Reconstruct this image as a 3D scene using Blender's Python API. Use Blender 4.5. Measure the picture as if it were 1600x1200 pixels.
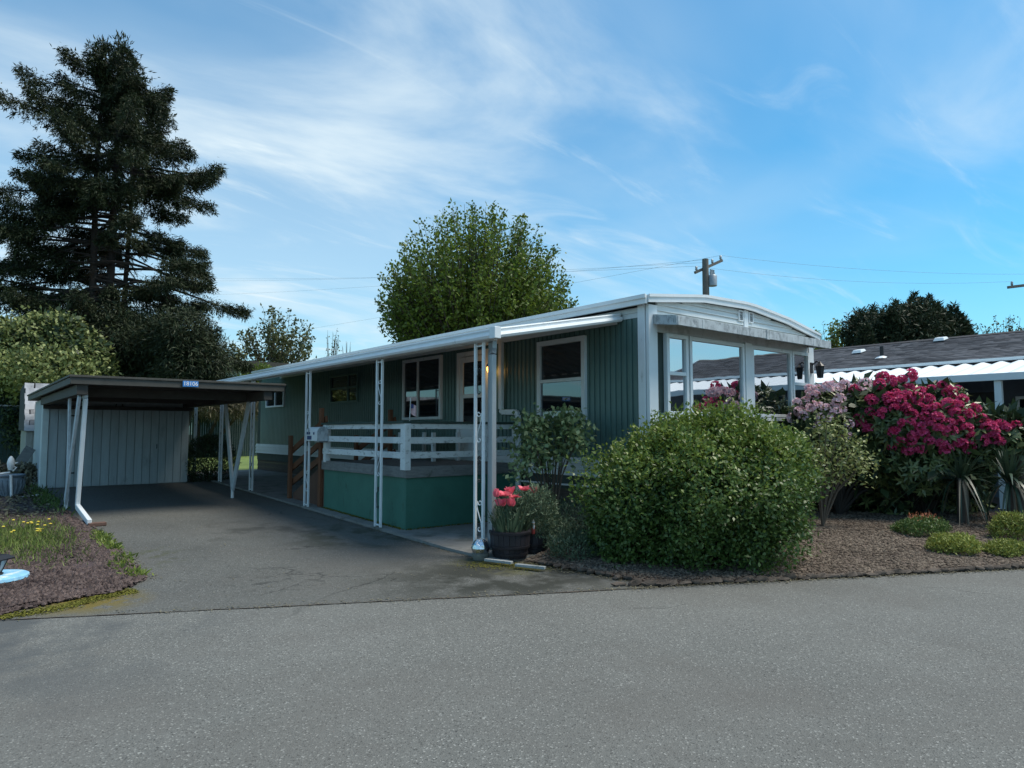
import bpy, bmesh, math, random
import numpy as np
from mathutils import Vector, Matrix, noise as mnoise

random.seed(7)
for o in list(bpy.data.objects): bpy.data.objects.remove(o)
scene = bpy.context.scene
col = scene.collection
rad = math.radians

# ------------------------------------------------------------------ camera
H = 1.45; FPX = 1067.0; TH = rad(39.2); PITCH = math.atan(73/1067.0)
cam = bpy.data.cameras.new('camera'); cam.sensor_width = 36; cam.lens = 36*FPX/1600
cam.clip_start = 0.05; cam.clip_end = 2000
co = bpy.data.objects.new('camera', cam); col.objects.link(co)
co.location = (0, 0, H); co.rotation_euler = (math.pi/2+PITCH, 0, -TH)
scene.camera = co

# ------------------------------------------------------------------ sky and sun
SUN_EL = 60; SUN_AZ = 128      # azimuth clockwise from +y: light comes over the camera's right shoulder
w = bpy.data.worlds.new('World'); scene.world = w; w.use_nodes = True
nt = w.node_tree; nt.nodes.clear()
def wn(t, **k):
    n = nt.nodes.new(t)
    for a, b in k.items(): setattr(n, a, b)
    return n
def wm(op, a=None, b=None, c=None):
    n = wn('ShaderNodeMath', operation=op)
    for i, v in enumerate((a, b, c)):
        if v is None: continue
        if isinstance(v, (int, float)): n.inputs[i].default_value = v
        else: nt.links.new(v, n.inputs[i])
    return n.outputs[0]
sky = wn('ShaderNodeTexSky', sky_type='NISHITA', sun_disc=False)
sky.sun_elevation = rad(SUN_EL); sky.sun_rotation = rad(SUN_AZ); sky.air_density = 1.15; sky.dust_density = 0.3; sky.ozone_density = 2.5
tc = wn('ShaderNodeTexCoord'); sep = wn('ShaderNodeSeparateXYZ'); nt.links.new(tc.outputs['Generated'], sep.inputs[0])
zc = wm('MAXIMUM', sep.outputs[2], 0.0); den = wm('ADD', zc, 0.16)
pxn = wm('DIVIDE', sep.outputs[0], den); pyn = wm('DIVIDE', sep.outputs[1], den)
comb = wn('ShaderNodeCombineXYZ'); nt.links.new(pxn, comb.inputs[0]); nt.links.new(pyn, comb.inputs[1])
def clouds(rotz, scl, nscale, detail, rough, dist, lo, hi, off=(0, 0, 0)):
    mp = wn('ShaderNodeMapping'); mp.inputs['Rotation'].default_value = (0, 0, rotz); mp.inputs['Scale'].default_value = scl
    mp.inputs['Location'].default_value = off
    nt.links.new(comb.outputs[0], mp.inputs[0])
    nz = wn('ShaderNodeTexNoise'); nz.inputs['Scale'].default_value = nscale; nz.inputs['Detail'].default_value = detail
    nz.inputs['Roughness'].default_value = rough; nz.inputs['Distortion'].default_value = dist
    nt.links.new(mp.outputs[0], nz.inputs['Vector'])
    mr = wn('ShaderNodeMapRange', interpolation_type='SMOOTHERSTEP'); mr.inputs[1].default_value = lo; mr.inputs[2].default_value = hi
    nt.links.new(nz.outputs[0], mr.inputs[0]); return mr.outputs[0]
c1 = clouds(rad(35), (0.62, 1.35, 1), 0.95, 8, 0.55, 0.7, 0.46, 0.78, (4.3, 2.9, 0))
c2 = clouds(rad(25), (0.45, 1.7, 1), 2.4, 8, 0.60, 1.1, 0.50, 0.82, (1.4, 6.1, 0))
c3 = clouds(0, (0.5, 0.5, 1), 0.9, 5, 0.5, 0.4, 0.30, 0.75, (9.2, 2.4, 0))
veil = wm('MULTIPLY', c3, 0.40)
s12 = wm('ADD', wm('MULTIPLY', c1, 0.60), wm('MULTIPLY', c2, 0.34))
hz = wn('ShaderNodeMapRange', interpolation_type='SMOOTHSTEP'); nt.links.new(sep.outputs[2], hz.inputs[0])
hz.inputs[1].default_value = 0.0; hz.inputs[2].default_value = 0.34; hz.inputs[3].default_value = 0.34; hz.inputs[4].default_value = 0.0
cm = wm('MINIMUM', wm('ADD', wm('ADD', s12, veil), hz.outputs[0]), 0.93)
tint = wn('ShaderNodeMix', data_type='RGBA', blend_type='MULTIPLY'); tint.inputs[0].default_value = 1
nt.links.new(sky.outputs[0], tint.inputs[6]); tint.inputs[7].default_value = (0.27, 1.0, 1.22, 1)
mx = wn('ShaderNodeMix', data_type='RGBA'); nt.links.new(cm, mx.inputs[0]); nt.links.new(tint.outputs[2], mx.inputs[6])
mx.inputs[7].default_value = (6.0, 7.0, 7.5, 1)
bg = wn('ShaderNodeBackground'); bg.inputs['Strength'].default_value = 0.08
nt.links.new(mx.outputs[2], bg.inputs['Color'])
wo = wn('ShaderNodeOutputWorld'); nt.links.new(bg.outputs[0], wo.inputs['Surface'])

sl = bpy.data.lights.new('sun', 'SUN'); sl.energy = 2.7; sl.angle = rad(28); sl.color = (1.0, 0.92, 0.80)
so = bpy.data.objects.new('sun', sl); col.objects.link(so)
sd = Vector((math.sin(rad(SUN_AZ))*math.cos(rad(SUN_EL)), math.cos(rad(SUN_AZ))*math.cos(rad(SUN_EL)), math.sin(rad(SUN_EL))))
so.rotation_euler = sd.to_track_quat('Z', 'Y').to_euler(); so.location = (0, 0, 30)

vs = scene.view_settings; vs.view_transform = 'Standard'; vs.look = 'None'; vs.exposure = 0.76; vs.gamma = 1.0
scene.render.engine = 'CYCLES'; scene.cycles.max_bounces = 6; scene.cycles.diffuse_bounces = 3

# ------------------------------------------------------------------ pixel rays
Rv = np.array([math.cos(TH), -math.sin(TH), 0]); Fv = np.array([math.sin(TH), math.cos(TH), 0]); Uv = np.array([0, 0, 1.0])
fv = Fv*math.cos(PITCH)+Uv*math.sin(PITCH); uv_ = -Fv*math.sin(PITCH)+Uv*math.cos(PITCH); Cv = np.array([0, 0, H])
def ray(x, y): return fv+Rv*(x-800)/FPX+uv_*(600-y)/FPX
def onZ(x, y, z=0.0): d = ray(x, y); return Cv+d*(z-H)/d[2]
def onX(x, y, X0): d = ray(x, y); return Cv+d*X0/d[0]
def onY(x, y, Y0): d = ray(x, y); return Cv+d*Y0/d[1]
def onD(x, y, dep): d = ray(x, y); return Cv+d*dep/(d@Fv)
def gz(y): return 0.028*min(max(y-7, 0), 9.5)
def onG(x, y):
    z = 0.0
    for i in range(30): p = onZ(x, y, z); z = .5*z+.5*gz(p[1])
    return p

# ------------------------------------------------------------------ materials
def mat(name, c, rough=0.65, var=0.18, scale=6.0, bump=0.0, bscale=60.0, metal=0.0, spec=0.4, orand=0.0, dirt=None, stretch=(1, 1, 1), trans=0.0, coat=0.0):
    m = bpy.data.materials.new(name); m.use_nodes = True; t = m.node_tree; n = t.nodes; b = n['Principled BSDF']
    L = t.links.new
    g = n.new('ShaderNodeNewGeometry')
    mp = n.new('ShaderNodeMapping'); mp.inputs['Scale'].default_value = stretch; L(g.outputs['Position'], mp.inputs[0])
    nz = n.new('ShaderNodeTexNoise'); nz.inputs['Scale'].default_value = scale; nz.inputs['Detail'].default_value = 6; nz.inputs['Roughness'].default_value = .62
    L(mp.outputs[0], nz.inputs['Vector'])
    fac = nz.outputs[0]
    if orand:
        oi = n.new('ShaderNodeObjectInfo'); mm = n.new('ShaderNodeMath'); mm.operation = 'MULTIPLY_ADD'
        L(oi.outputs['Random'], mm.inputs[0]); mm.inputs[1].default_value = orand; L(nz.outputs[0], mm.inputs[2])
        ms = n.new('ShaderNodeMath'); ms.operation = 'SUBTRACT'; L(mm.outputs[0], ms.inputs[0]); ms.inputs[1].default_value = orand/2; fac = ms.outputs[0]
    mr = n.new('ShaderNodeMapRange'); L(fac, mr.inputs[0]); mr.inputs[1].default_value = .25; mr.inputs[2].default_value = .75
    mx = n.new('ShaderNodeMix'); mx.data_type = 'RGBA'; L(mr.outputs[0], mx.inputs[0])
    mx.inputs[6].default_value = tuple(max(0, x*(1-var)) for x in c)+(1,); mx.inputs[7].default_value = tuple(min(1, x*(1+var)) for x in c)+(1,)
    out = mx.outputs[2]
    if dirt:
        dc, lo, hi, ds, dst = dirt
        mp2 = n.new('ShaderNodeMapping'); mp2.inputs['Scale'].default_value = dst; L(g.outputs['Position'], mp2.inputs[0])
        n2 = n.new('ShaderNodeTexNoise'); n2.inputs['Scale'].default_value = ds; n2.inputs['Detail'].default_value = 8; n2.inputs['Roughness'].default_value = .7
        L(mp2.outputs[0], n2.inputs['Vector'])
        r2 = n.new('ShaderNodeMapRange'); L(n2.outputs[0], r2.inputs[0]); r2.inputs[1].default_value = lo; r2.inputs[2].default_value = hi
        m2 = n.new('ShaderNodeMix'); m2.data_type = 'RGBA'; L(r2.outputs[0], m2.inputs[0]); L(out, m2.inputs[6]); m2.inputs[7].default_value = tuple(dc)+(1,)
        out = m2.outputs[2]
    L(out, b.inputs['Base Color'])
    b.inputs['Roughness'].default_value = rough; b.inputs['Metallic'].default_value = metal; b.inputs['Specular IOR Level'].default_value = spec
    b.inputs['Coat Weight'].default_value = coat
    if bump:
        nb = n.new('ShaderNodeTexNoise'); nb.inputs['Scale'].default_value = bscale; nb.inputs['Detail'].default_value = 5; L(mp.outputs[0], nb.inputs['Vector'])
        bp = n.new('ShaderNodeBump'); bp.inputs['Strength'].default_value = bump; bp.inputs['Distance'].default_value = .01
        L(nb.outputs[0], bp.inputs['Height']); L(bp.outputs[0], b.inputs['Normal'])
    return m

def leafmat(name, c1, c2, trans=0.25, rough=0.5, spec=0.35):
    m = bpy.data.materials.new(name); m.use_nodes = True; t = m.node_tree; n = t.nodes; b = n['Principled BSDF']; L = t.links.new
    g = n.new('ShaderNodeNewGeometry')
    nz = n.new('ShaderNodeTexNoise'); nz.inputs['Scale'].default_value = 1.6; nz.inputs['Detail'].default_value = 3; L(g.outputs['Position'], nz.inputs['Vector'])
    ad = n.new('ShaderNodeMath'); ad.operation = 'MULTIPLY_ADD'; L(g.outputs['Random Per Island'], ad.inputs[0]); ad.inputs[1].default_value = .75
    sb = n.new('ShaderNodeMath'); sb.operation = 'SUBTRACT'; L(nz.outputs[0], sb.inputs[0]); sb.inputs[1].default_value = .37; L(sb.outputs[0], ad.inputs[2])
    mx = n.new('ShaderNodeMix'); mx.data_type = 'RGBA'; mx.clamp_factor = True; L(ad.outputs[0], mx.inputs[0]); mx.inputs[6].default_value = tuple(c1)+(1,); mx.inputs[7].default_value = tuple(c2)+(1,)
    L(mx.outputs[2], b.inputs['Base Color']); b.inputs['Roughness'].default_value = rough; b.inputs['Specular IOR Level'].default_value = spec
    if trans:
        tr = n.new('ShaderNodeBsdfTranslucent'); L(mx.outputs[2], tr.inputs[0]); ms = n.new('ShaderNodeMixShader'); ms.inputs[0].default_value = trans
        o = n['Material Output']; L(b.outputs[0], ms.inputs[1]); L(tr.outputs[0], ms.inputs[2]); L(ms.outputs[0], o.inputs[0])
    return m

def glassmat(name, refl, dark=(0.008, 0.012, 0.016), rough=0.015):
    m = bpy.data.materials.new(name); m.use_nodes = True; t = m.node_tree; n = t.nodes; L = t.links.new
    b = n['Principled BSDF']; b.inputs['Base Color'].default_value = dark+(1,); b.inputs['Roughness'].default_value = .05
    gl = n.new('ShaderNodeBsdfGlossy'); gl.inputs['Roughness'].default_value = rough; gl.inputs['Color'].default_value = (.86, .9, .95, 1)
    g = n.new('ShaderNodeNewGeometry'); nz = n.new('ShaderNodeTexNoise'); nz.inputs['Scale'].default_value = 1.3; L(g.outputs['Position'], nz.inputs['Vector'])
    bp = n.new('ShaderNodeBump'); bp.inputs['Strength'].default_value = .04; bp.inputs['Distance'].default_value = .05; L(nz.outputs[0], bp.inputs['Height']); L(bp.outputs[0], gl.inputs['Normal'])
    ms = n.new('ShaderNodeMixShader'); ms.inputs[0].default_value = refl; L(b.outputs[0], ms.inputs[1]); L(gl.outputs[0], ms.inputs[2]); L(ms.outputs[0], n['Material Output'].inputs[0])
    return m

def asphalt(name, base, light, speck, vscale, stains):
    """aggregate asphalt; stains = list of (x, y, radius, colour, noise scale, threshold)"""
    m = bpy.data.materials.new(name); m.use_nodes = True; t = m.node_tree; n = t.nodes; b = n['Principled BSDF']; L = t.links.new
    g = n.new('ShaderNodeNewGeometry'); P = g.outputs['Position']
    def noise(s, d=5, r=.6):
        k = n.new('ShaderNodeTexNoise'); k.inputs['Scale'].default_value = s; k.inputs['Detail'].default_value = d; k.inputs['Roughness'].default_value = r; L(P, k.inputs['Vector']); return k.outputs[0]
    def rng(x, a, c_, o0=0, o1=1):
        k = n.new('ShaderNodeMapRange'); L(x, k.inputs[0]); k.inputs[1].default_value = a; k.inputs[2].default_value = c_; k.inputs[3].default_value = o0; k.inputs[4].default_value = o1; return k.outputs[0]
    def mix(f, a, c_, mode='MIX'):
        k = n.new('ShaderNodeMix'); k.data_type = 'RGBA'; k.blend_type = mode; k.clamp_factor = True
        if isinstance(f, float): k.inputs[0].default_value = f
        else: L(f, k.inputs[0])
        for i, v in ((6, a), (7, c_)):
            if isinstance(v, tuple): k.inputs[i].default_value = v+(1,)
            else: L(v, k.inputs[i])
        return k.outputs[2]
    def mul(a, c_):
        k = n.new('ShaderNodeMath'); k.operation = 'MULTIPLY'; L(a, k.inputs[0])
        if isinstance(c_, float): k.inputs[1].default_value = c_
        else: L(c_, k.inputs[1])
        return k.outputs[0]
    v = n.new('ShaderNodeTexVoronoi'); v.inputs['Scale'].default_value = vscale; L(P, v.inputs['Vector'])
    hsv = n.new('ShaderNodeSeparateColor'); L(v.outputs['Color'], hsv.inputs[0])
    c0 = mix(rng(noise(.7, 6), .3, .7), tuple(x*.85 for x in base), tuple(x*1.08 for x in light))
    c0 = mix(rng(noise(.22, 4), .35, .65, 0, .55), c0, tuple(x*1.35 for x in light))
    c0 = mix(rng(noise(38, 3, .7), .3, .75, 0, .55), c0, tuple(x*.45 for x in base))
    c0 = mix(rng(noise(230, 2, .6), .35, .75, 0, .5), c0, tuple(x*1.7 for x in light))
    c0 = mix(rng(hsv.outputs[0], .90, .99, 0, .7), c0, speck)
    c0 = mix(rng(hsv.outputs[1], .84, .98, 0, .7), c0, tuple(x*.35 for x in base))
    c0 = mix(rng(noise(.33, 5, .7), .46, .66, 0, .60), c0, (.100, .094, .084))
    vd = n.new('ShaderNodeTexVoronoi'); vd.feature = 'DISTANCE_TO_EDGE'; vd.inputs['Scale'].default_value = .42
    wp = n.new('ShaderNodeVectorMath'); wp.operation = 'MULTIPLY_ADD'; nv = n.new('ShaderNodeTexNoise'); nv.inputs['Scale'].default_value = 2.3; nv.inputs['Detail'].default_value = 6; L(P, nv.inputs['Vector'])
    L(nv.outputs['Color'], wp.inputs[0]); wp.inputs[1].default_value = (.7,.7,0); L(P, wp.inputs[2]); L(wp.outputs[0], vd.inputs['Vector'])
    c0 = mix(mul(rng(vd.outputs['Distance'], .0015, .005, 1, 0), rng(noise(.5, 2), .52, .60, 0, .7)), c0, tuple(x*.3 for x in base))
    for (x, y, r, c_, s, th) in stains:
        d = n.new('ShaderNodeVectorMath'); d.operation = 'DISTANCE'; L(P, d.inputs[0]); d.inputs[1].default_value = (x, y, 0.05)
        f = mul(rng(d.outputs['Value'], r*.35, r, 1, 0), rng(noise(s, 6, .65), th, th+.12))
        c0 = mix(f, c0, c_)
    L(c0, b.inputs['Base Color']); b.inputs['Roughness'].default_value = .82; b.inputs['Specular IOR Level'].default_value = .35
    bp = n.new('ShaderNodeBump'); bp.inputs['Strength'].default_value = .5; bp.inputs['Distance'].default_value = .006
    ad = n.new('ShaderNodeMath'); ad.operation = 'ADD'; L(v.outputs['Distance'], ad.inputs[0]); L(noise(55, 4), ad.inputs[1]); L(ad.outputs[0], bp.inputs['Height']); L(bp.outputs[0], b.inputs['Normal'])
    return m

DIRT = (0.16, 0.17, 0.14)
M = {}
M['white'] = mat('white_paint', (.66, .70, .71), .5, .06, 5, dirt=(DIRT, .60, .82, 5, (1, 1, .5)))
M['white_metal'] = mat('white_metal', (.68, .72, .74), .42, .05, 6, dirt=(DIRT, .62, .85, 9, (1, 1, .25)), spec=.5)
M['old_white'] = mat('weathered_white_rail', (.60, .64, .64), .7, .10, 9, bump=.2, dirt=((.07, .08, .065), .55, .70, 11, (1, .5, 1.6)))
M['visor'] = mat('chalky_visor', (.42, .46, .48), .6, .18, 7, dirt=((.16, .18, .19), .48, .66, 14, (1, 1, .6)))
M['siding'] = mat('green_siding', (.088, .160, .148), .42, .12, 2.5, orand=.25, dirt=((.05, .09, .08), .58, .80, 3, (1, 1, .18)), spec=.5)
M['siding_white'] = mat('white_lap', (.62, .66, .66), .5, .07, 4, dirt=(DIRT, .60, .85, 6, (.3, .3, 1)))
M['skirt_dark'] = mat('brown_skirting', (.075, .06, .05), .8, .3, 5, bump=.3, stretch=(1, 1, 6))
M['wall_dark'] = mat('wall_core', (.05, .07, .065), .8)
M['deck_panel'] = mat('deck_green', (.045, .150, .112), .6, .16, 3.5, bump=.12, dirt=((.02, .035, .025), .60, .80, 5, (1, 1, .5)))
M['deck_grey'] = mat('weathered_grey_wood', (.17, .175, .17), .85, .25, 7, bump=.4, bscale=40, stretch=(1, 1, 5), dirt=((.06, .07, .05), .55, .75, 8, (1, 1, 1)))
M['brown'] = mat('brown_wood', (.15, .062, .03), .6, .22, 6, bump=.15, stretch=(3, 1, 1))
M['brown_panel'] = mat('brown_panel', (.12, .065, .045), .75, .2, 4, bump=.1)
M['cap_green'] = mat('dark_green_cap', (.03, .055, .045), .6)
M['awn_under'] = mat('awning_white', (.50, .53, .53), .55, .1, 4, dirt=((.18, .18, .16), .5, .8, 4, (1, 1, 1)))
M['roof'] = mat('home_roof', (.52, .55, .55), .5, .12, 2, dirt=(DIRT, .5, .75, 3, (1, 1, 1)))
M['glass'] = glassmat('window_glass_dark', .10)
M['glass_front'] = glassmat('window_glass_mirror', .58)
M['curtain'] = mat('curtain', (.2, .2, .2), .9)
M['concrete'] = mat('concrete', (.20, .20, .19), .9, .22, 3, bump=.3, bscale=90, dirt=((.07, .075, .055), .50, .72, 2.2, (1, 1, 1)))
M['carport_wood'] = mat('carport_dark_wood', (.045, .042, .037), .75, .25, 7, bump=.2)
M['carport_fascia'] = mat('carport_fascia', (.06, .058, .050), .7, .22, 8, bump=.1)
M['carport_post'] = mat('carport_post_paint', (.42, .47, .50), .7, .14, 12, bump=.15, dirt=((.15, .17, .18), .55, .8, 10, (1, 1, .4)))
M['shed'] = mat('shed_boards', (.36, .42, .44), .75, .12, 5, bump=.2, bscale=35, orand=.3, stretch=(4, 4, .5), dirt=((.14, .16, .16), .58, .85, 4, (1, 1, .4)))
M['shed_corner_skylit'] = mat('shed_corner_skylit', (.55, .63, .62), .7, .08)  # open-sky brightness on the corner boards, put into a lighter colour
M['stone_shingle'] = mat('stone_shingle', (.33, .34, .36), .85, .35, 9, bump=.5, bscale=25, orand=.7)
M['old_plank'] = mat('old_plank', (.30, .31, .28), .85, .3, 6, bump=.3, stretch=(5, 5, .6), orand=.4)
M['blue_sign'] = mat('blue_sign', (.05, .22, .55), .4, .03)
M['sign_white'] = mat('sign_white', (.8, .82, .85), .5, .02)
M['soil'] = mat('soil_ground', (.075, .062, .048), .95, .4, 1.2, bump=.5, bscale=20)
M['lawn'] = mat('lawn', (.14, .20, .05), .9, .35, 2.5, bump=.5, bscale=40)
M['mulch'] = mat('bark_mulch', (.105, .080, .064), .95, .45, 16, bump=.9, bscale=45)
M['lava'] = mat('lava_rock_bed', (.060, .042, .042), .95, .5, 22, bump=.9, bscale=50)
M['rock'] = leafmat('lava_rock', (.026, .018, .018), (.14, .105, .095), 0, .9, .2)
M['chip'] = leafmat('mulch_chip', (.035, .026, .020), (.22, .175, .135), 0, .9, .2)
M['edging'] = mat('bark_edging', (.070, .056, .045), .9, .4, 20, bump=.8, bscale=40, orand=.5)
M['moss'] = leafmat('moss', (.06, .07, .012), (.17, .16, .035), 0, .95, .1)
M['bark'] = mat('bark', (.07, .058, .048), .9, .35, 8, bump=.7, bscale=18, stretch=(1, 1, .3))
M['bark_dark'] = mat('bark_dark', (.035, .028, .024), .9, .35, 8, bump=.7, bscale=18, stretch=(1, 1, .3))
M['twig'] = mat('twig', (.10, .075, .055), .85, .25, 8)
M['pole'] = mat('utility_pole_wood', (.16, .145, .125), .9, .25, 6, bump=.3, stretch=(3, 3, .4))
M['galv'] = mat('galvanised', (.30, .33, .35), .45, .1, 5, metal=.4)
M['wire'] = mat('wire', (.12, .13, .14), .6)
M['black'] = mat('black_metal', (.015, .015, .017), .4, .1)
M['shingle_roof'] = leafmat('asphalt_shingle', (.026, .029, .036), (.125, .130, .145), 0, .92, .2)
M['nb_wall'] = mat('neighbour_wall', (.10, .12, .15), .7)
M['nb_dark'] = mat('neighbour_dark', (.03, .03, .035), .8)
M['nb_white'] = mat('neighbour_white_awning', (.72, .76, .77), .45, .05, 3)
M['fence'] = mat('green_fence', (.012, .035, .038), .7, .2, 4, orand=.3)
M['barrel'] = mat('dark_barrel', (.022, .020, .026), .55, .3, 10, bump=.15, orand=.3)
M['hoop'] = mat('barrel_hoop', (.03, .028, .034), .4, .2, 10, metal=.5)
M['foil'] = mat('foil', (.75, .76, .77), .22, .1, 40, metal=1.0, bump=.6, bscale=35)
M['stone'] = mat('grey_stone', (.16, .16, .14), .9, .3, 12, bump=.5)
M['board'] = mat('white_board', (.30, .32, .32), .7, .15, 12, dirt=((.12, .13, .10), .5, .7, 12, (1, 1, 1)))
M['red'] = mat('red_paint', (.35, .05, .04), .5)
M['skin_cer'] = mat('figurine_skin', (.55, .38, .28), .5)
M['blue_plate'] = mat('blue_stone', (.22, .47, .66), .7, .22, 14, bump=.2, dirt=((.55, .66, .70), .48, .62, 8, (1, 1, 1)))
M['urn'] = mat('grey_urn', (.17, .21, .25), .6, .25, 9)
M['brick'] = mat('splash_brick', (.12, .07, .055), .9, .3, 20)
M['green_leaf'] = leafmat('privet_leaf', (.028, .068, .018), (.115, .185, .042), .28, .42, .4)
M['privet_lit_new'] = leafmat('privet_lit_new_growth', (.06, .11, .022), (.22, .29, .055), .3, .42, .4)  # yellowish new growth, with the sunlit look of the top in its colour
M['rose_leaf'] = leafmat('rose_leaf', (.07, .13, .05), (.33, .42, .21), .25, .4, .45)
M['maple_leaf'] = leafmat('maple_leaf', (.050, .088, .014), (.17, .24, .035), .3, .5)
M['conifer'] = leafmat('conifer_needles', (.011, .019, .010), (.046, .062, .026), .08, .6, .25)
M['conifer_brown'] = leafmat('conifer_dead', (.05, .035, .022), (.09, .06, .04), .05, .8, .1)
M['cypress'] = leafmat('cypress', (.014, .026, .014), (.045, .062, .028), .1, .6, .25)
M['pale_leaf'] = leafmat('pale_leaf', (.05, .08, .02), (.33, .37, .14), .25, .5)
M['far_leaf'] = leafmat('far_leaf', (.05, .065, .025), (.14, .15, .06), .2, .6)
M['bright_leaf'] = leafmat('bright_leaf', (.07, .11, .02), (.22, .28, .06), .3, .5)
M['rho_leaf'] = leafmat('rhododendron_leaf', (.045, .078, .025), (.24, .27, .10), .2, .35, .5)
M['rho_red'] = leafmat('rhododendron_crimson', (.44, .015, .090), (.86, .14, .32), .3, .5, .3)
M['rho_pink'] = leafmat('rhododendron_lilac', (.68, .38, .46), (.95, .80, .83), .3, .5, .3)
M['tulip'] = leafmat('pink_tulip', (.70, .07, .13), (.92, .24, .30), .3, .45, .3)
M['grey_leaf'] = leafmat('greyish_leaf', (.05, .085, .05), (.14, .20, .12), .2, .6)
M['yucca'] = leafmat('yucca_leaf', (.014, .030, .018), (.05, .085, .05), .1, .4, .45)
M['dry'] = leafmat('dry_leaf', (.07, .068, .05), (.17, .155, .12), .1, .7)
M['mound_green'] = leafmat('mound_green', (.04, .085, .02), (.13, .19, .05), .2, .5)
M['mound_yellow'] = leafmat('mound_yellow', (.12, .15, .03), (.33, .36, .08), .2, .6)
M['mound_orange'] = leafmat('mound_orange', (.30, .09, .04), (.42, .16, .08), .2, .6)
M['grass'] = leafmat('grass_blade', (.06, .10, .02), (.23, .29, .075), .2, .6)
M['dandelion'] = leafmat('dandelion', (.75, .52, .03), (.9, .75, .12), .1, .6)
M['white_sticker'] = mat('sticker_blue', (.03, .06, .16), .5)
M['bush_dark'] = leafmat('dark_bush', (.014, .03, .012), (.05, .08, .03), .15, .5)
M['vine'] = leafmat('dry_vine', (.08, .075, .05), (.22, .20, .13), .1, .8)

pd = onG(440, 905)
M['road'] = asphalt('street_asphalt', (.098, .100, .092), (.128, .130, .120), (.34, .345, .32), 125, [(-.2, 6.4, 2.5, (.075, .08, .08), 1.2, .45)])
M['drive'] = asphalt('driveway_asphalt', (.070, .072, .066), (.096, .098, .090), (.24, .245, .235), 110,
    [(4.75, 5.9, .75, (.085, .080, .018), 5, .40), (.95, 6.85, .55, (.13, .10, .02), 6, .38), (1.5, 8.6, .8, (.05, .055, .02), 5, .5),
     (pd[0], pd[1], .75, (.040, .042, .038), 7, .52), (4.3, 5.4, 1.6, (.028, .030, .024), 1.6, .42), (3.2, 9.6, 1.5, (.055, .056, .050), 1.5, .52), (4.5, 8.6, 1.6, (.045, .048, .034), 2, .47)])

# ------------------------------------------------------------------ builders
W = {}
def V3(p): return Vector((float(p[0]), float(p[1]), float(p[2])))
def place(o, world, parent):
    W[o] = Vector(world)
    if parent is not None: o.parent = parent; o.location = Vector(world)-W[parent]
    else: o.location = world
    col.objects.link(o); return o
def tag(o, label, cat, group=None, kind=None):
    o['label'] = label; o['category'] = cat
    if group: o['group'] = group
    if kind: o['kind'] = kind
    return o
def thing(name, label, cat, loc, group=None):
    o = bpy.data.objects.new(name, None); o.empty_display_size = .2
    place(o, V3(loc), None); return tag(o, label, cat, group)

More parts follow.
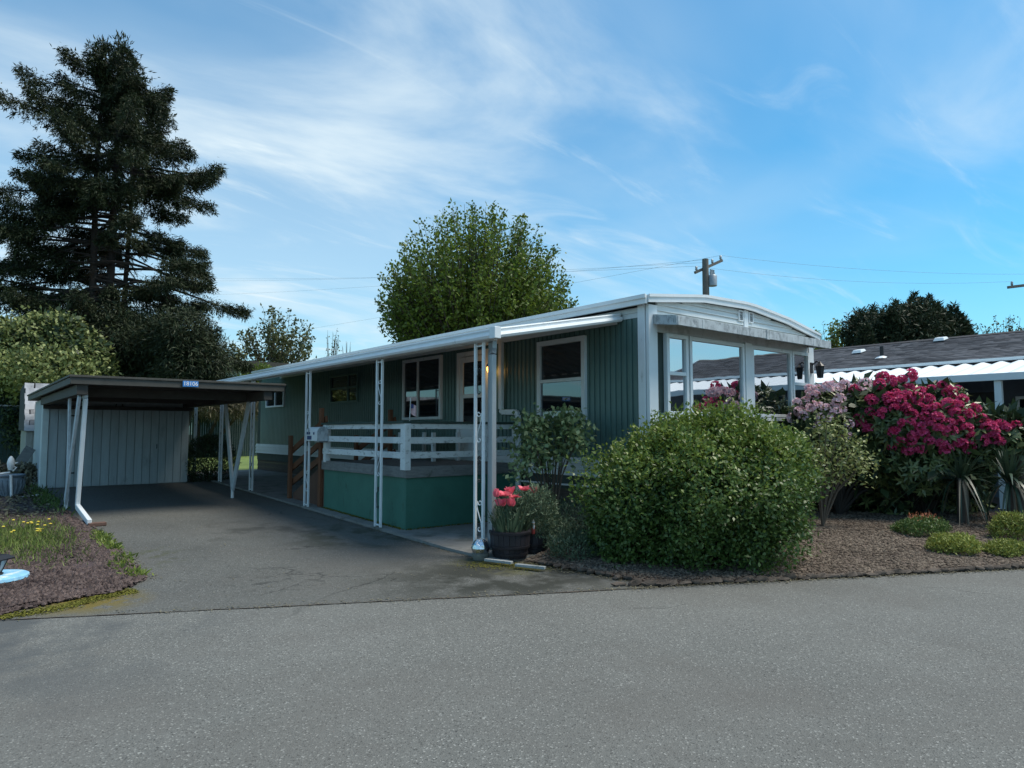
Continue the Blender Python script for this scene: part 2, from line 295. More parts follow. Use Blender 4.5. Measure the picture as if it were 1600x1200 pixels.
class MB:
    def __init__(s): s.v = []; s.f = []
    def add(s, vs, fs):
        b = len(s.v); s.v += [tuple(map(float, p)) for p in vs]; s.f += [tuple(b+i for i in f) for f in fs]; return s
    def box(s, x0, x1, y0, y1, z0, z1):
        return s.add([(x0,y0,z0),(x1,y0,z0),(x1,y1,z0),(x0,y1,z0),(x0,y0,z1),(x1,y0,z1),(x1,y1,z1),(x0,y1,z1)],
                     [(3,2,1,0),(4,5,6,7),(0,1,5,4),(1,2,6,5),(2,3,7,6),(3,0,4,7)])
    def hexa(s, b, t):   # two quads
        return s.add(list(b)+list(t), [(3,2,1,0),(4,5,6,7),(0,1,5,4),(1,2,6,5),(2,3,7,6),(3,0,4,7)])
    def bar(s, p, q, wd, ht, up=(0,0,1)):
        p = V3(p); q = V3(q); d = (q-p).normalized(); u = Vector(up)
        sd_ = d.cross(u)
        if sd_.length < 1e-4: sd_ = d.cross(Vector((0,1,0)))
        sd_.normalize(); u = sd_.cross(d); a = sd_*wd/2; b = u*ht/2
        return s.hexa([p-a-b, p+a-b, p+a+b, p-a+b], [q-a-b, q+a-b, q+a+b, q-a+b])
    def tube(s, pts, r, n=8, cap=True):
        pts = [V3(p) for p in pts]; k = len(pts); rs = [r]*k if isinstance(r, (int, float)) else list(r)
        base = len(s.v); u = None
        for i, p in enumerate(pts):
            d = (pts[min(i+1,k-1)]-pts[max(i-1,0)])
            d = d.normalized() if d.length > 1e-9 else Vector((0,0,1))
            if u is None:
                u = d.orthogonal().normalized()
            else:
                u = u-d*u.dot(d); u = u.normalized() if u.length > 1e-6 else d.orthogonal().normalized()
            w_ = d.cross(u)
            for j in range(n):
                a = 2*math.pi*j/n; s.v.append(tuple(p+(u*math.cos(a)+w_*math.sin(a))*rs[i]))
        for i in range(k-1):
            for j in range(n):
                a = base+i*n+j; b = base+i*n+(j+1)%n; s.f.append((a, b, b+n, a+n))
        if cap:
            s.f.append(tuple(base+j for j in range(n-1,-1,-1))); s.f.append(tuple(base+(k-1)*n+j for j in range(n)))
        return s
    def prism(s, poly, off):
        n = len(poly); o = V3(off); a = [V3(p) for p in poly]; b = [p+o for p in a]
        return s.add(a+b, [tuple(range(n-1,-1,-1)), tuple(range(n,2*n))]+[(i,(i+1)%n,n+(i+1)%n,n+i) for i in range(n)])
    def lathe(s, c, prof, n=20, sx=1, sy=1):
        c = V3(c); base = len(s.v)
        for r, z in prof:
            for j in range(n):
                a = 2*math.pi*j/n; s.v.append((c.x+sx*r*math.cos(a), c.y+sy*r*math.sin(a), c.z+z))
        for i in range(len(prof)-1):
            for j in range(n):
                a = base+i*n+j; b = base+i*n+(j+1)%n; s.f.append((a, b, b+n, a+n))
        s.f.append(tuple(base+j for j in range(n-1,-1,-1))); s.f.append(tuple(base+(len(prof)-1)*n+j for j in range(n)))
        return s
    def mesh(s, name, m, smooth=False, c=None):
        v = np.array(s.v); 
        if c is None: c = np.zeros(3)
        me = bpy.data.meshes.new(name); me.from_pydata([tuple(p) for p in v-c], [], s.f)
        bm = bmesh.new(); bm.from_mesh(me); bmesh.ops.recalc_face_normals(bm, faces=bm.faces); bm.to_mesh(me); bm.free()
        if m is not None: me.materials.append(M[m])
        if smooth:
            me.polygons.foreach_set('use_smooth', [True]*len(me.polygons)); me.set_sharp_from_angle(angle=.7)
        return me
    def build(s, name, m, parent=None, smooth=False, kind=None, bevel=0):
        v = np.array(s.v); c = (v.min(0)+v.max(0))/2
        o = bpy.data.objects.new(name, s.mesh(name, m, smooth, c)); place(o, V3(c), parent)
        if kind: o['kind'] = kind
        if bevel:
            b = o.modifiers.new('bevel', 'BEVEL'); b.width = bevel; b.segments = 2; b.limit_method = 'ANGLE'
        return o
def inst(name, me, parent, loc, rot=(0,0,0), sc=(1,1,1)):
    o = bpy.data.objects.new(name, me); o.rotation_euler = rot; o.scale = sc; return place(o, V3(loc), parent)
def bx(name, m, parent, x0, x1, y0, y1, z0, z1, bevel=0, **k): return MB().box(x0,x1,y0,y1,z0,z1).build(name, m, parent, bevel=bevel, **k)

def sheet(name, poly, zoff, m, step=1.0, fn=None, sx=True):
    bm = bmesh.new(); bm.faces.new([bm.verts.new((p[0], p[1], 0)) for p in poly])
    xs = [p[0] for p in poly]; ys = [p[1] for p in poly]
    for ax, lo, hi in ((1, min(ys), max(ys)), (0, min(xs), max(xs))):
        if ax == 0 and not sx: continue
        a = lo+step
        while a < hi:
            nrm = (0,1,0) if ax else (1,0,0); pt = (0,a,0) if ax else (a,0,0)
            bmesh.ops.bisect_plane(bm, geom=bm.verts[:]+bm.edges[:]+bm.faces[:], plane_co=pt, plane_no=nrm); a += step
    for a in (7.0, 16.5):
        bmesh.ops.bisect_plane(bm, geom=bm.verts[:]+bm.edges[:]+bm.faces[:], plane_co=(0,a,0), plane_no=(0,1,0))
    for v in bm.verts: v.co.z = gz(v.co.y)+zoff+(fn(v.co.x, v.co.y) if fn else 0)
    bmesh.ops.recalc_face_normals(bm, faces=bm.faces)
    if sum(f.normal.z for f in bm.faces) < 0: bmesh.ops.reverse_faces(bm, faces=bm.faces)
    me = bpy.data.meshes.new(name); bm.to_mesh(me); bm.free(); me.materials.append(M[m])
    o = bpy.data.objects.new(name, me); place(o, (0,0,0), None); o['kind'] = 'structure'; return o

def leaves(name, P, D, N, Ln, Wd, m, parent=None, kind=None, fold=.12):
    P = np.asarray(P, float); D = np.asarray(D, float); N = np.asarray(N, float); n = len(P)
    D = D/np.maximum(np.linalg.norm(D,axis=1,keepdims=True),1e-6)
    S = np.cross(D, N); S = S/np.maximum(np.linalg.norm(S,axis=1,keepdims=True),1e-6); U = np.cross(S, D)
    Ln = np.broadcast_to(np.asarray(Ln,float),(n,))[:,None]; Wd = np.broadcast_to(np.asarray(Wd,float),(n,))[:,None]
    v = np.empty((n,4,3)); v[:,0] = P; v[:,1] = P+D*Ln*.45+S*Wd/2+U*Wd*fold; v[:,2] = P+D*Ln-U*Ln*.05; v[:,3] = P+D*Ln*.45-S*Wd/2+U*Wd*fold
    v = v.reshape(-1,3); c = (v.min(0)+v.max(0))/2; v = v-c
    me = bpy.data.meshes.new(name); me.vertices.add(4*n); me.vertices.foreach_set('co', v.ravel())
    me.loops.add(4*n); me.loops.foreach_set('vertex_index', np.arange(4*n, dtype=np.int32))
    me.polygons.add(n); me.polygons.foreach_set('loop_start', np.arange(0,4*n,4,dtype=np.int32)); me.polygons.foreach_set('loop_total', np.full(n,4,np.int32))
    me.update(calc_edges=True); me.materials.append(M[m])
    o = bpy.data.objects.new(name, me); place(o, V3(c), parent)
    if kind: o['kind'] = kind
    return o
def unit(a): return a/np.maximum(np.linalg.norm(a,axis=-1,keepdims=True),1e-9)
def rs(seed): return np.random.default_rng(seed)
def sph(g, n):
    return unit(g.normal(size=(n,3)))
def lump(p, s, seed):
    return np.array([mnoise.noise(Vector((q[0]*s+seed, q[1]*s, q[2]*s))) for q in p])

def blob(g, c, rad_, nclump, k, spread, Ln, Wd, lumpy=.22, lscale=1.6, power=2.4, zmin=-.9, inner=.25, up=.3, rough=.8, rot=0.0):
    """leaf clumps over a lumpy superellipsoid; returns P, D, N, L, W arrays"""
    d = sph(g, int(nclump*1.5)); d = d[d[:,2] > zmin][:nclump]
    r = (np.abs(d)**power).sum(1)**(-1/power)
    q = d*r[:,None]
    q = q*(1+lumpy*lump(q*np.asarray(rad_), lscale, float(g.integers(99))))[:,None]
    t = 1-inner*g.random(len(q))**2.2
    q = q*t[:,None]*np.asarray(rad_)
    cs, sn = math.cos(rot), math.sin(rot)
    Rm = np.array([[cs,-sn,0],[sn,cs,0],[0,0,1]])
    q = q@Rm.T; dn = unit((d/np.asarray(rad_))@Rm.T)
    P = np.repeat(q,k,0)+g.normal(size=(len(q)*k,3))*spread
    Nn = np.repeat(dn,k,0)
    D = unit(g.normal(size=P.shape)*rough+Nn*.5+np.array([0,0,up]))
    Nv = unit(Nn*.7+g.normal(size=P.shape)*.55+np.array([0,0,.5]))
    n = len(P); L_ = Ln*(.65+.7*g.random(n)); return P+np.asarray(c), D, Nv, L_, Wd*(.7+.6*g.random(n))
def cat(*parts): return [np.concatenate(x) for x in zip(*parts)]

# ================================================================== THE SETTING
rdir = Vector((.887, -.462, 0)); nrm = Vector((.462, .887, 0))
def rp(s, k): p = rdir*s+nrm*k; return (p.x, p.y)
g0 = sheet('ground', [(-220,-220),(220,-220),(220,220),(-220,220)], -.03, 'soil', 20)
sheet('road', [rp(-70,-4), rp(70,-4), rp(70,6.06), rp(-70,6.06)], -.004, 'road', 4)
sheet('driveway', [(0.2,6.72), rp(-2.2,6.03), rp(2.6,6.03), (5.22,4.20), (4.98,5.2), (4.85,5.9), (4.72,6.3), (4.72,19.2), (1.2,19.2), (1.2,9.4), (1.2,7.9), (.9,7.4), (.3,7.1), (-.4,6.9)], .0, 'drive', .8)
gs = rs(2); ss = np.linspace(-4.2, 2.6, 60); jt = np.cumsum(gs.normal(size=60))*.004; jt -= np.linspace(0, jt[-1], 60)
sheet('pavement_seam', [rp(a, 6.03+b) for a, b in zip(ss, jt)]+[rp(a, 6.034+b+.010*abs(c_)) for a, b, c_ in zip(ss[::-1], jt[::-1], gs.normal(size=60))], .003, 'edging', 50)
wk = MB()
ys = [5.95, 7, 9, 11, 13, 15, 16.5, 20.7]
for a, b in zip(ys[:-1], ys[1:]):
    wk.hexa([(4.70,a,gz(a)-.02),(7.06,a,gz(a)-.02),(7.06,b,gz(b)-.02),(4.70,b,gz(b)-.02)], [(4.70,a,gz(a)+.035),(7.06,a,gz(a)+.035),(7.06,b,gz(b)+.035),(4.70,b,gz(b)+.035)])
wko = wk.build('walkway', 'concrete'); wko['kind'] = 'structure'
def bedz(x, y):
    k = nrm.x*x+nrm.y*y-6.06
    return min(.16, max(0, k*.09))*min(1, max(0, (x-5.0)/.7))+.012*mnoise.noise(Vector((x*2, y*2, 0)))
bedR = [rp(2.68,6.1), rp(4,6.09), rp(6,6.09), rp(9,6.09), rp(16,6.09), (16,1.0), (16,5.9), (16,24), (11.6,24), (11.6,5.70), (7.06,5.70), (7.06,5.95), (4.98,5.90), (5.05,5.3)]
sheet('planting_bed', bedR, .012, 'mulch', .35, bedz)
bedL = [(-6,6.0), (-.6,6.45), (.1,6.72), (.55,6.95), (1.2,7.14), (1.44,7.44), (1.47,8.2), (1.47,9.4), (1.44,12.7), (1.30,16.9), (-6,16.9)]
sheet('gravel_bed', bedL, .03, 'lava', .4, lambda x, y: .02*mnoise.noise(Vector((x*2.2, y*2.2, 3)))+.01)
sheet('lawn', [(-30,22),(4.3,19.3),(11.6,20.8),(40,24.1),(40,60),(-30,60)], -.012, 'lawn', 4)

# scattered loose stuff: lava rocks and bark chips
def rocks(name, pts, size, m, label, cat_, g, flat=.7):
    n = len(pts); base = np.array([(1,0,0),(-1,0,0),(0,1,0),(0,-1,0),(0,0,1),(0,0,-1)], float)
    fcs = np.array([(0,2,4),(2,1,4),(1,3,4),(3,0,4),(2,0,5),(1,2,5),(3,1,5),(0,3,5)])
    sz = size*(.5+.9*g.random(n)); v = base[None]*(.6+.8*g.random((n,6,1)))*sz[:,None,None]
    v[:,:,2] *= flat; a = g.random(n)*6.28; cs, sn = np.cos(a)[:,None], np.sin(a)[:,None]
    x = v[:,:,0]*cs-v[:,:,1]*sn*.7; y = v[:,:,0]*sn+v[:,:,1]*cs*.7; v[:,:,0] = x; v[:,:,1] = y
    v += pts[:,None,:]; F = (fcs[None]+6*np.arange(n)[:,None,None]).reshape(-1,3)
    me = bpy.data.meshes.new(name); me.from_pydata(v.reshape(-1,3).tolist(), [], F.tolist()); me.materials.append(M[m])
    o = bpy.data.objects.new(name, me); place(o, (0,0,0), None); return tag(o, label, cat_, kind='stuff')
def inpoly(p, poly):
    x, y = p[:,0], p[:,1]; c = np.zeros(len(p), bool); j = len(poly)-1
    for i in range(len(poly)):
        xi, yi = poly[i]; xj, yj = poly[j]
        c ^= ((yi > y) != (yj > y)) & (x < (xj-xi)*(y-yi)/(yj-yi+1e-12)+xi); j = i
    return c
g = rs(1)
p = np.column_stack([g.uniform(-1.2,1.5,26000), 6.2+(g.random(26000)**1.5)*7]); p = p[inpoly(p, bedL)]
p = np.column_stack([p, [gz(y)+.042+.02*mnoise.noise(Vector((x*2.2,y*2.2,3))) for x, y in p]])
el = np.array([(-.6,6.45),(.1,6.72),(.55,6.95),(1.2,7.14),(1.44,7.44),(1.47,8.2),(1.47,9.4),(1.45,11.5)]); tt = g.random(2600)**.7*7; ii = np.minimum(tt.astype(int),6); ff = (tt-ii)[:,None]
pe_ = el[ii]*(1-ff)+el[ii+1]*ff+g.normal(size=(2600,2))*.03; p = np.vstack([p, np.column_stack([pe_, [gz(y_)+.012+.02*g.random() for y_ in pe_[:,1]]])])
rocks('lava_rocks', p, .022, 'rock', 'small dark red lava rocks covering the bed left of the driveway', 'rocks', g)
p = np.column_stack([g.uniform(4.9,12.5,60000), g.uniform(1,5.9,60000)]); kk = p[:,0]*nrm.x+p[:,1]*nrm.y
p = p[inpoly(p, bedR) & (g.random(len(p)) < np.clip(1.5-(kk-6.06)*.35, .15, 1))]
p = np.column_stack([p, [gz(y)+.018+bedz(x,y) for x, y in p]])
rocks('bark_chips', p, .020, 'chip', 'loose brown bark chips spread over the bed below the rhododendrons', 'bark chips', g, .45)

# ================================================================== MOBILE HOME
XL, XR, YF, YB = 7.0, 11.3, 5.76, 20.65
home = thing('mobile_home', 'long green mobile home with arched white roof and big front windows', 'mobile home', (9.15, 13.2, .1))
bx('wall', 'wall_dark', home, XL+.03, XR-.03, YF+.03, YB-.03, .60, 3.06)
def zroof(x): return float(np.interp(x, [6.88, 8.13, 9.3, 10.4, 11.45], [3.20, 3.345, 3.37, 3.26, 3.08]))
# ribbed siding panels on the long side, four ribs to a panel
def rib_mesh(name, wd, h, nr, m, depth=.024):
    b = MB(); pr = []; w0 = wd/nr
    for i in range(nr):
        a = -wd/2+i*w0; pr += [(a,0),(a+.10*w0,0),(a+.17*w0,-depth),(a+.55*w0,-depth*1.15),(a+.93*w0,-depth)]
    pr += [(wd/2,0)]
    vs_ = [(x,y,0) for y,x in pr]+[(x,y,h) for y,x in pr]; n = len(pr)
    b.add(vs_, [(i,i+1,n+i+1,n+i) for i in range(n-1)]); me = bpy.data.meshes.new(name)
    me.from_pydata(b.v, [], b.f); me.materials.append(M[m]); return me
rib = rib_mesh('siding_panel', .4, 1.90, 4, 'siding')
y = YF+.17
while y+.4 < YB:
    inst('siding_panel', rib, home, (XL+.026, y+.2, 1.06)); y += .4
ribf = rib_mesh('siding_panel_front', .4, .95, 4, 'siding')
x = XL+.17
while x+.4 < XR:
    inst('siding_panel', ribf, home, (x+.2, YF+.026, .74), (0,0,math.pi/2)); x += .4
bx('window_header', 'awn_under', home, XL+.165, XR-.145, YF-.02, YF+.02, 2.757, 2.95)
# lap boards: upper band along the side, white skirt band, brown skirting
def lap(name, m, parent, axis, fixed, a, b, z0, z1, out=.02):
    if axis == 'y': pts = [(fixed, a, z1),(fixed-.006,a,z1),(fixed-out,a,z0),(fixed,a,z0)]; off = (0,b-a,0)
    else: pts = [(a,fixed,z1),(a,fixed-.006,z1),(a,fixed-out,z0),(a,fixed,z0)]; off = (b-a,0,0)
    return MB().prism(pts, off).build(name, m, parent)
for i in range(2): lap('lap_board', 'siding_white', home, 'y', XL+.012, YF+.13, YB, 2.955+i*.07, 3.023+i*.07)
for i in range(3): lap('skirt_board', 'siding_white', home, 'y', XL+.008, YF+.13, YB, .80+i*.09, .887+i*.09, .03)
for i in range(6):
    z0 = .02+i*.13
    lap('skirting_plank', 'skirt_dark', home, 'y', XL+.07, YF+.1, YB, z0, z0+.126, .02)
    lap('skirting_plank', 'skirt_dark', home, 'x', YF+.07, XL+.1, XR, z0, z0+.126, .02)
MB().tube([(6.96,5.7,.67),(6.96,8.3,.66)], .014, 8).build('conduit', 'white_metal', home, True)
# corner trims
bx('corner_trim', 'white_metal', home, XL-.035, XL+.02, YF+.03, YF+.15, .74, 3.11, .006)
bx('corner_trim', 'white_metal', home, XL-.02, XL+.16, YF-.03, YF+.02, .74, 3.11, .006)
bx('corner_trim', 'white_metal', home, XR-.14, XR+.02, YF-.03, YF+.02, .74, 3.02, .006)
bx('sill_band', 'white_metal', home, XL+.16, XR-.14, YF-.045, YF+.02, 1.60, 1.655, .006)
# gable lap boards
def gable_board(a, b, z0, z1):
    xs = [x for x in np.linspace(a, b, 40) if zroof(x)-.08 > z0+.012]
    if len(xs) < 2: return
    m_ = MB(); n_ = len(xs)
    for x in xs:
        zt_ = min(z1, zroof(x)-.08); m_.v += [(x,YF+.012,z0),(x,YF-.026,z0),(x,YF-.026+.024*(zt_-z0)/(z1-z0),zt_),(x,YF+.012,zt_)]
    for k in range(n_-1):
        for e in range(4): p_ = 4*k; m_.f.append((p_+e,p_+(e+1)%4,p_+4+(e+1)%4,p_+4+e))
    m_.f += [(0,1,2,3),(4*n_-1,4*n_-2,4*n_-3,4*n_-4)]
    m_.build('gable_board', 'siding_white', home)
for k in range(5):
    for a, b in ((XL+.17, 9.213), (9.327, XR-.01)): gable_board(a, b, 2.965+.08*k, 3.041+.08*k)
bx('gable_wall', 'wall_dark', home, XL+.02, XR-.02, YF+.015, YF+.03, 2.9, 3.06)
bm = MB(); xs = np.linspace(XL, XR, 13); bm.prism([(x, YF+.016, zroof(x)-.03) for x in xs]+[(XR, YF+.016, 2.95),(XL, YF+.016, 2.95)], (0,.02,0)); bm.build('gable_backing', 'wall_dark', home)
bx('gable_post', 'white_metal', home, 9.215, 9.325, YF-.035, YF+.01, 2.96, 3.28, .004)
for vx in (9.13, 9.40):
    vn = MB()
    for a, b, c_, d in ((vx-.06,vx-.045,3.10,3.26),(vx+.045,vx+.06,3.10,3.26),(vx-.045,vx+.045,3.10,3.115),(vx-.045,vx+.045,3.245,3.26)): vn.box(a,b,YF-.04,YF-.012,c_,d)
    vo = vn.build('vent', 'white_metal', home)
    sv = MB().box(vx-.045,vx+.045,YF-.022,YF-.014,3.115,3.245)
    for k in range(4): sv.bar((vx-.045,YF-.03,3.13+k*.032),(vx+.045,YF-.03,3.13+k*.032),.02,.004,(0,.6,.8))
    sv.build('vent_grille', 'galv', vo)
# roof
rb = MB(); xs = np.linspace(6.90, 11.43, 19); top = [(x, YF-.07, zroof(x)) for x in xs]; bot = [(x, YF-.07, zroof(x)-.05) for x in xs[::-1]]
roof = rb.prism(top+bot, (0, YB-YF+.2, 0)).build('roof', 'roof', home)
fb = MB(); fb.prism([(x, YF-.10, zroof(x)+.012) for x in xs]+[(x, YF-.10, zroof(x)-.088) for x in xs[::-1]], (0,.03,0)); fb.build('roof_fascia', 'white_metal', roof)
fb = MB(); fb.prism([(x, YF-.118, zroof(x)+.018) for x in xs]+[(x, YF-.118, zroof(x)-.02) for x in xs[::-1]], (0,.018,0)); fb.build('drip_edge', 'white_metal', roof)
bx('side_fascia', 'white_metal', roof, 6.86, 6.90, YF-.08, YB+.1, 3.095, 3.212, .004)
bx('side_drip_rail', 'white_metal', roof, 6.835, 6.86, YF-.09, YB+.1, 3.165, 3.218, .003)
MB().tube([(9.9,12.0,3.28),(9.9,12.0,3.55)], .05, 10).build('roof_vent_pipe', 'galv', roof, True)
# visor over the front windows
vis = MB().hexa([(7.1,5.37,2.88),(11.12,5.37,2.88),(11.12,YF,2.945),(7.1,YF,2.945)], [(7.1,5.37,2.895),(11.12,5.37,2.895),(11.12,YF,2.96),(7.1,YF,2.96)]).build('visor', 'awn_under', home)
for a, b in ((7.085,7.60),(7.605,9.18),(9.24,10.55),(10.555,11.14)): bx('visor_fascia', 'visor', vis, a, b, 5.34, 5.372, 2.795, 2.918, .004)
bx('visor_joint', 'visor', vis, 9.17, 9.25, 5.332, 5.375, 2.785, 2.925, .003)
MB().prism([(7.068,5.35,2.795),(7.068,YF-.035,2.85),(7.068,YF-.035,2.98),(7.068,5.35,2.918)], (.03,0,0)).build('visor_end', 'visor', vis)
MB().prism([(11.12,5.35,2.795),(11.12,YF,2.86),(11.12,YF,2.985),(11.12,5.35,2.918)], (.025,0,0)).build('visor_end', 'visor', vis)
for k in range(12):
    xx = 7.25+k*.33
    MB().bar((xx,5.375,2.872),(xx,YF-.03,2.935),.03,.02).build('visor_rib', 'awn_under', vis)

# windows on the front: frame members and panes
def win(parent, axis, fixed, a, b, z0, z1, split=None, mull=None, fw=.055, fm='white_metal', gm='glass', proud=.05):
    """axis 'x': window in the front wall (fixed=y), 'y': in the side wall (fixed=x)."""
    def B(name, m, pr, u0, u1, w0, w1, d0, d1, bev=.004):
        if axis == 'x': return bx(name, m, pr, u0, u1, fixed-d1, fixed-d0, w0, w1, bev)
        return bx(name, m, pr, fixed-d1, fixed-d0, u0, u1, w0, w1, bev)
    f = MB()
    for u0,u1,w0,w1 in ((a,a+fw,z0,z1),(b-fw,b,z0,z1),(a+fw,b-fw,z1-fw,z1),(a+fw,b-fw,z0,z0+fw*.9)):
        if axis == 'x': f.box(u0,u1,fixed-proud,fixed+.02,w0,w1)
        else: f.box(fixed-proud,fixed+.02,u0,u1,w0,w1)
    wo_ = f.build('window', fm, parent, bevel=.004)
    zs = [z0+fw*.9]+([split] if split else [])+[z1-fw]; us = [a+fw]+([mull] if mull else [])+[b-fw]
    if split: B('window_rail', fm, wo_, a+fw, b-fw, split-.025, split+.025, -.01, proud-.006)
    if mull: B('window_mullion', fm, wo_, mull-.022, mull+.022, z0+fw*.9, z1-fw, -.01, proud-.006)
    for i in range(len(zs)-1):
        for j in range(len(us)-1):
            B('pane', gm, wo_, us[j]+.001, us[j+1]-.001, zs[i]+.001, zs[i+1]-.001, .006 if i else .012, .012 if i else .018, 0)
    return wo_
F = YF-.0
win(home, 'x', F, 7.33, 7.80, 1.66, 2.755, split=2.22, gm='glass_front')
win(home, 'x', F, 7.83, 9.18, 1.66, 2.755, gm='glass_front')
bx('window_post', 'white', home, 9.19, 9.37, YF-.06, YF+.02, 1.60, 2.78, .006)
win(home, 'x', F, 9.38, 10.56, 1.66, 2.755, gm='glass_front')
win(home, 'x', F, 10.58, 11.14, 1.66, 2.755, split=2.22, gm='glass_front')
# side windows and doors
S = XL-.002
win(home, 'y', S, 6.88, 7.92, 1.60, 2.82, split=2.20, fw=.075)
win(home, 'y', S, 10.62, 12.02, 1.66, 2.86, mull=11.45, fw=.06)
win(home, 'y', S, 14.0, 15.45, 2.10, 2.76, mull=14.5, split=2.44, fw=.04, fm='siding')
win(home, 'y', S, 18.42, 19.80, 2.11, 2.70, mull=19.1, fw=.05)
# storm door: frame, upper pane, rails, lower panel, handle
door = MB()
for a, b, c_, d in ((9.17,9.25,.98,2.84),(10.02,10.10,.98,2.84),(9.25,10.02,2.76,2.84)): door.box(XL-.05,XL+.02,a,b,c_,d)
door = door.build('door', 'white', home, bevel=.004)
sf = MB()
for a, b, c_, d in ((9.26,9.36,1.0,2.75),(9.91,10.01,1.0,2.75),(9.36,9.91,2.65,2.75),(9.36,9.91,2.02,2.09),(9.36,9.91,1.50,1.58),(9.36,9.91,1.0,1.12)): sf.box(XL-.04,XL-.012,a,b,c_,d)
sf.build('storm_door_frame', 'white', door, bevel=.003)
bx('pane', 'glass', door, XL-.024, XL-.018, 9.36, 9.91, 2.09, 2.65); bx('pane', 'glass', door, XL-.026, XL-.020, 9.36, 9.91, 1.58, 2.02)
bx('door_panel', 'white', door, XL-.03, XL-.016, 9.36, 9.91, 1.12, 1.50)
MB().tube([(XL-.05,9.31,1.80),(XL-.09,9.31,1.82),(XL-.09,9.31,1.94),(XL-.05,9.31,1.96)], .012, 8).build('door_handle', 'black', door, True)
# downspout on the wall
dn = MB(); pth = [(6.93,8.78,2.90),(6.93,8.78,1.80),(6.93,8.74,1.755),(6.93,8.40,1.745),(6.93,8.345,1.70),(6.93,8.34,.30)]
for a, b in zip(pth[:-1], pth[1:]): dn.bar(a, b, .085, .06, (1,0,0))
dn.build('downspout', 'white_metal', home, bevel=.008)

# porch lamp: back plate, hood, glowing shade
lp = thing('porch_lamp', 'lit amber porch lamp on the green wall beside the storm door', 'lamp', (6.95, 9.06, 2.36))
bx('back_plate', 'black', lp, 6.945, 6.968, 9.02, 9.10, 2.46, 2.62, .004)
MB().lathe((6.90,9.06,2.52), [(.02,.055),(.035,.05),(.055,.0),(.05,-.005)], 16).build('hood', 'black', lp, True)
em = bpy.data.materials.new('amber_glow'); em.use_nodes = True; b_ = em.node_tree.nodes['Principled BSDF']
b_.inputs['Base Color'].default_value = (.9,.5,.12,1); b_.inputs['Emission Color'].default_value = (1,.48,.09,1); b_.inputs['Emission Strength'].default_value = 3.2; M['amber'] = em
MB().lathe((6.90,9.06,2.40), [(.008,0),(.026,.02),(.042,.06),(.047,.09),(.042,.115)], 16).build('lamp_shade', 'amber', lp, True)
pl = bpy.data.lights.new('porch_bulb', 'POINT'); pl.energy = .7; pl.color = (1,.55,.18); pl.shadow_soft_size = .05
po = bpy.data.objects.new('porch_bulb', pl); place(po, (6.80,9.06,2.44), lp)
# lantern hanging at the right end of the visor
ln = thing('wall_lantern', 'black carriage lantern at the right end of the front windows', 'lamp', (11.2, 5.55, 2.3))
bx('back_plate', 'black', ln, 11.16, 11.24, 5.70, 5.728, 2.42, 2.60, .004)
MB().tube([(11.2,5.70,2.56),(11.2,5.62,2.62),(11.2,5.57,2.58)], .012, 8).build('arm', 'black', ln, True)
MB().lathe((11.2,5.57,2.52), [(.07,0),(.075,.01),(.03,.06),(.01,.09)], 8).build('hood', 'black', ln)
MB().lathe((11.2,5.57,2.33), [(.03,0),(.04,.005),(.06,.19),(.055,.19)], 8).build('glass', 'black', ln)
for k in range(4):
    a = k*math.pi/2+.4; MB().bar((11.2+.04*math.cos(a),5.57+.04*math.sin(a),2.33),(11.2+.062*math.cos(a),5.57+.062*math.sin(a),2.53),.012,.012).build('cage_bar', 'black', ln)

# ================================================================== PATIO AWNING
AX, AZ, AY0, AY1 = 4.69, 2.555, 6.03, 18.7
awn = thing('patio_awning', 'white metal patio awning on scrolled posts along the side of the green home', 'awning', (5.8, 12.3, .1))
x1, z1 = 6.985, 3.0
ln_ = math.hypot(x1-AX, z1-AZ); sl_ = math.atan2(z1-AZ, x1-AX)
pb = MB(); pr = [(-.16,0),(-.13,.03),(-.10,.03),(-.08,0),(.08,0),(.10,.03),(.13,.03),(.16,0)]
pb.add([(0,y_,z_) for y_,z_ in pr]+[(ln_,y_,z_) for y_,z_ in pr], [(i,i+1,len(pr)+i+1,len(pr)+i) for i in range(len(pr)-1)])
pme = bpy.data.meshes.new('awning_panel'); pme.from_pydata(pb.v, [], pb.f); pme.materials.append(M['awn_under'])
y = AY0+.34
while y < AY1: inst('roof_panel', pme, awn, (AX, y, AZ), (0,-sl_,0)); y += .32
MB().prism([(AX,AY0,AZ+.034),(x1,AY0+.22,z1+.034),(x1,AY1,z1+.034),(AX,AY1,AZ+.034)], (0,0,.006)).build('roof_sheet', 'awn_under', awn)
def gutter(y0, y1, nm):
    pr = [(AX-.02,2.60),(AX-.055,2.60),(AX-.062,2.585),(AX-.05,2.565),(AX-.05,2.552),(AX-.075,2.545),(AX-.088,2.515),(AX-.075,2.488),(AX-.04,2.48),(AX-.02,2.485)]
    return MB().prism([(a,y0,b) for a,b in pr], (0,y1-y0,0)).build(nm, 'white_metal', awn)
gutter(AY0, 10.2, 'gutter'); gutter(10.205, 14.6, 'gutter'); gutter(14.605, AY1, 'gutter')
pe = [(-.02,.045),(-.055,.045),(-.062,.03),(-.05,.01),(-.05,-.003),(-.075,-.01),(-.088,-.04),(-.075,-.067),(-.04,-.075),(-.02,-.07)]
MB().prism([(AX-.03, AY0+a, AZ+b) for a,b in pe], (x1-AX+.03-.02,.22,z1-AZ)).build('end_fascia', 'white_metal', awn)
MB().box(AX-.10,AX-.01,AY0-.10,AY0-.0,2.475,2.607).build('corner_cap', 'white_metal', awn, bevel=.006)
bx('wall_ledger', 'white_metal', awn, 6.945, 6.972, 6.27, AY1, 2.90, 2.985)
bx('header_beam', 'awn_under', awn, AX+.005, AX+.055, AY0+.05, AY1, 2.475, 2.55)
